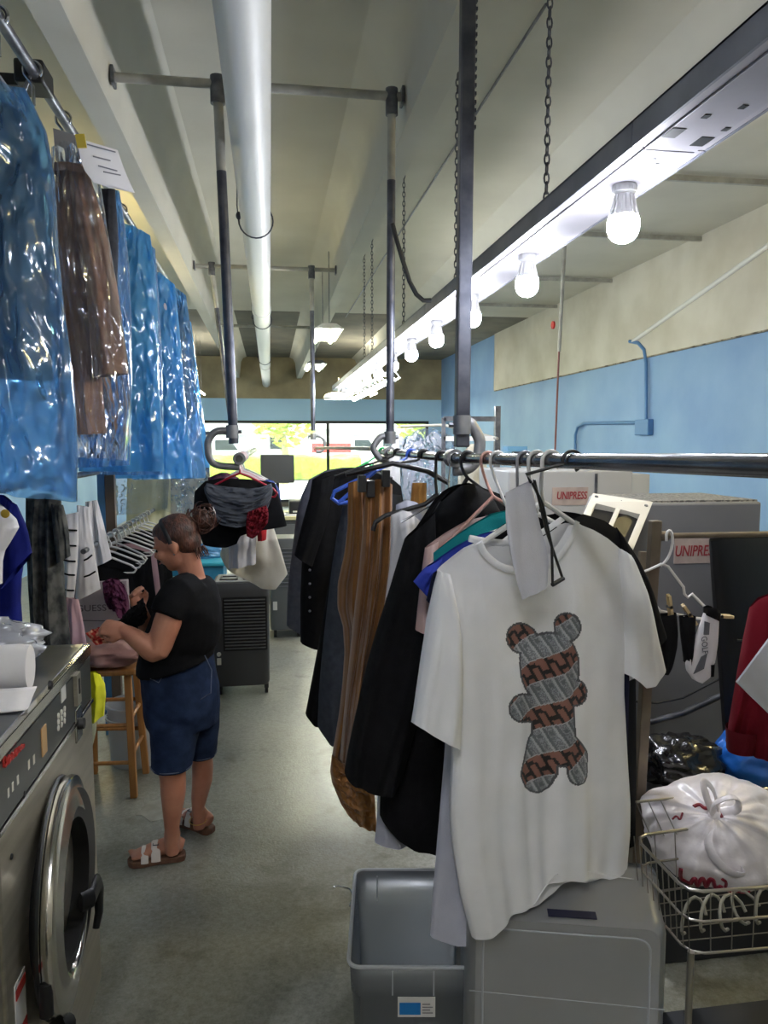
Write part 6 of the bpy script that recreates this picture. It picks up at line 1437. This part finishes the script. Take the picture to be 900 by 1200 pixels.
# sandals
m_sole = mat('cork_sole', (112,76,54), .7, col2=(96,64,46), scale=30); m_strap = mat('ivory_strap', (216,206,196), .5)
for heel, toe, (d, s_, L_), lab in ((hN,tN,dN,'ivory'),(hF,tF,dF,'ivory')):
    P = []
    for t_, w in ((-.04,.0),(-.02,.028),(.08,.036),(.3,.034),(.5,.036),(.75,.047),(.92,.043),(1.0,.028),(1.03,.0)): P.append((t_, w))
    pl_ = [heel+d*(L_*t_)+s_*w for t_, w in P]+[heel+d*(L_*t_)-s_*w for t_, w in P[-2:0:-1]]
    sn = MB().prism([Vector((p.x,p.y,.001)) for p in pl_], (0,0,.030)).build('sandal', m_sole, wp, smooth=False, bevel=.006)
    for t_, w, h, wd in ((.50,.044,.072,.020),(.70,.049,.050,.016)):
        c = heel+d*(L_*t_); MB().tube([c+s_*(w*1.02*math.cos(q))+Vector((0,0,.024+(h)*math.sin(q))) for q in [PI*i/16 for i in range(17)]], [(.004, wd)]*17, 8, ref=tuple(s_)).build('strap', m_strap, sn)
    c = heel+d*(L_*.5)-s_*.018*(1 if s_.y > 0 else -1); 
    q = [Vector((0,0,.094))+c+d*a+s_*b_ for a, b_ in ((-.012,-.012),(.012,-.012),(.012,.012),(-.012,.012),(-.012,-.012))]
    MB().tube(q, .0022, 6).build('buckle', m_dgal, sn)
# clothes in her hands
o = cloth(MB(), Pl(100,3.24,170,3.42), [(128,738),(146,722),(168,700)], [(118,748),(140,744),(172,724)], [(128,738),(118,748)], [(168,700),(172,724)], .03, .02, 3, 301, 36, 20, crump=.03).build('garment', f_black)
tag(o, 'small black garment stretched between the hands of the woman', 'garment')
o = cloth(MB(), Pl(90,3.2,150,3.3), [(100,742),(118,734),(134,730)], [(112,756),(124,752),(140,744)], [(100,742),(112,756)], [(134,730),(140,744)], .02, .015, 3, 302, 24, 14, crump=.02).build('garment', mat('print_red_cloth', (176,40,36), .8, col2=(206,150,120), scale=40, lo=.5, hi=.6)); tag(o, 'bright red patterned garment held in the left hand of the woman', 'garment')
# ================================================================ FILL LAMPS ADDED TO BRIGHTEN THE ROOM (behind the camera and around it)
def lamp(kind, loc, e, col, rot=None, size=.3, size_y=None):
    l = bpy.data.lights.new('lamp_light', kind); l.energy = e; l.color = col; o = bpy.data.objects.new('lamp_light', l); C.objects.link(o); o.location = loc
    if kind == 'AREA':
        l.shape = 'RECTANGLE'; l.size = size; l.size_y = size_y or size
        if rot: o.rotation_euler = rot
    elif kind == 'POINT': l.shadow_soft_size = size
    return o
for k, (x, y, z) in enumerate(((-.35,-.7,3.3),(-2.0,8.0,2.9),(3.6,2.9,3.3),(-1.6,18.0,3.0),(2.4,18.0,3.0))):
    t = thing('shop_or_fill_light', (x,y,z), ['added fill light with two tubes behind the camera','added fill light with two tubes on the left beyond the plastic covers','added fill light with two tubes over the right side machines','added fill light with two tubes at the far left near the window','added fill light with two tubes at the far right near the window'][k], 'lamp')
    hw_ = .16 if k == 0 else .035
    MB().prism([(x-hw_,y-.6,z),(x-hw_*.5,y-.6,z+.06),(x+hw_*.5,y-.6,z+.06),(x+hw_,y-.6,z)], (0,1.2,0)).build('reflector', m_wht, t, smooth=False)
    for s in (-.07,.07): MB().tube([(x+s,y-.57,z-.014),(x+s,y+.57,z-.014)], .013, 10).build('tube', mat('fill_tube', (255,255,250), .4, emit=(246,248,255), estr=100) if k == 0 else (mat('warm_fill_tube', (255,255,240), .4, emit=(255,232,164), estr=80) if k < 3 else mat('far_fill_tube', (255,255,250), .4, emit=(255,248,225), estr=150)), t)
    for s in (-.5,.5): MB().tube([(x,y+s,z+.05),(x,y+s,ZC)], .004, 5).build('hanger_chain', m_gal, t)
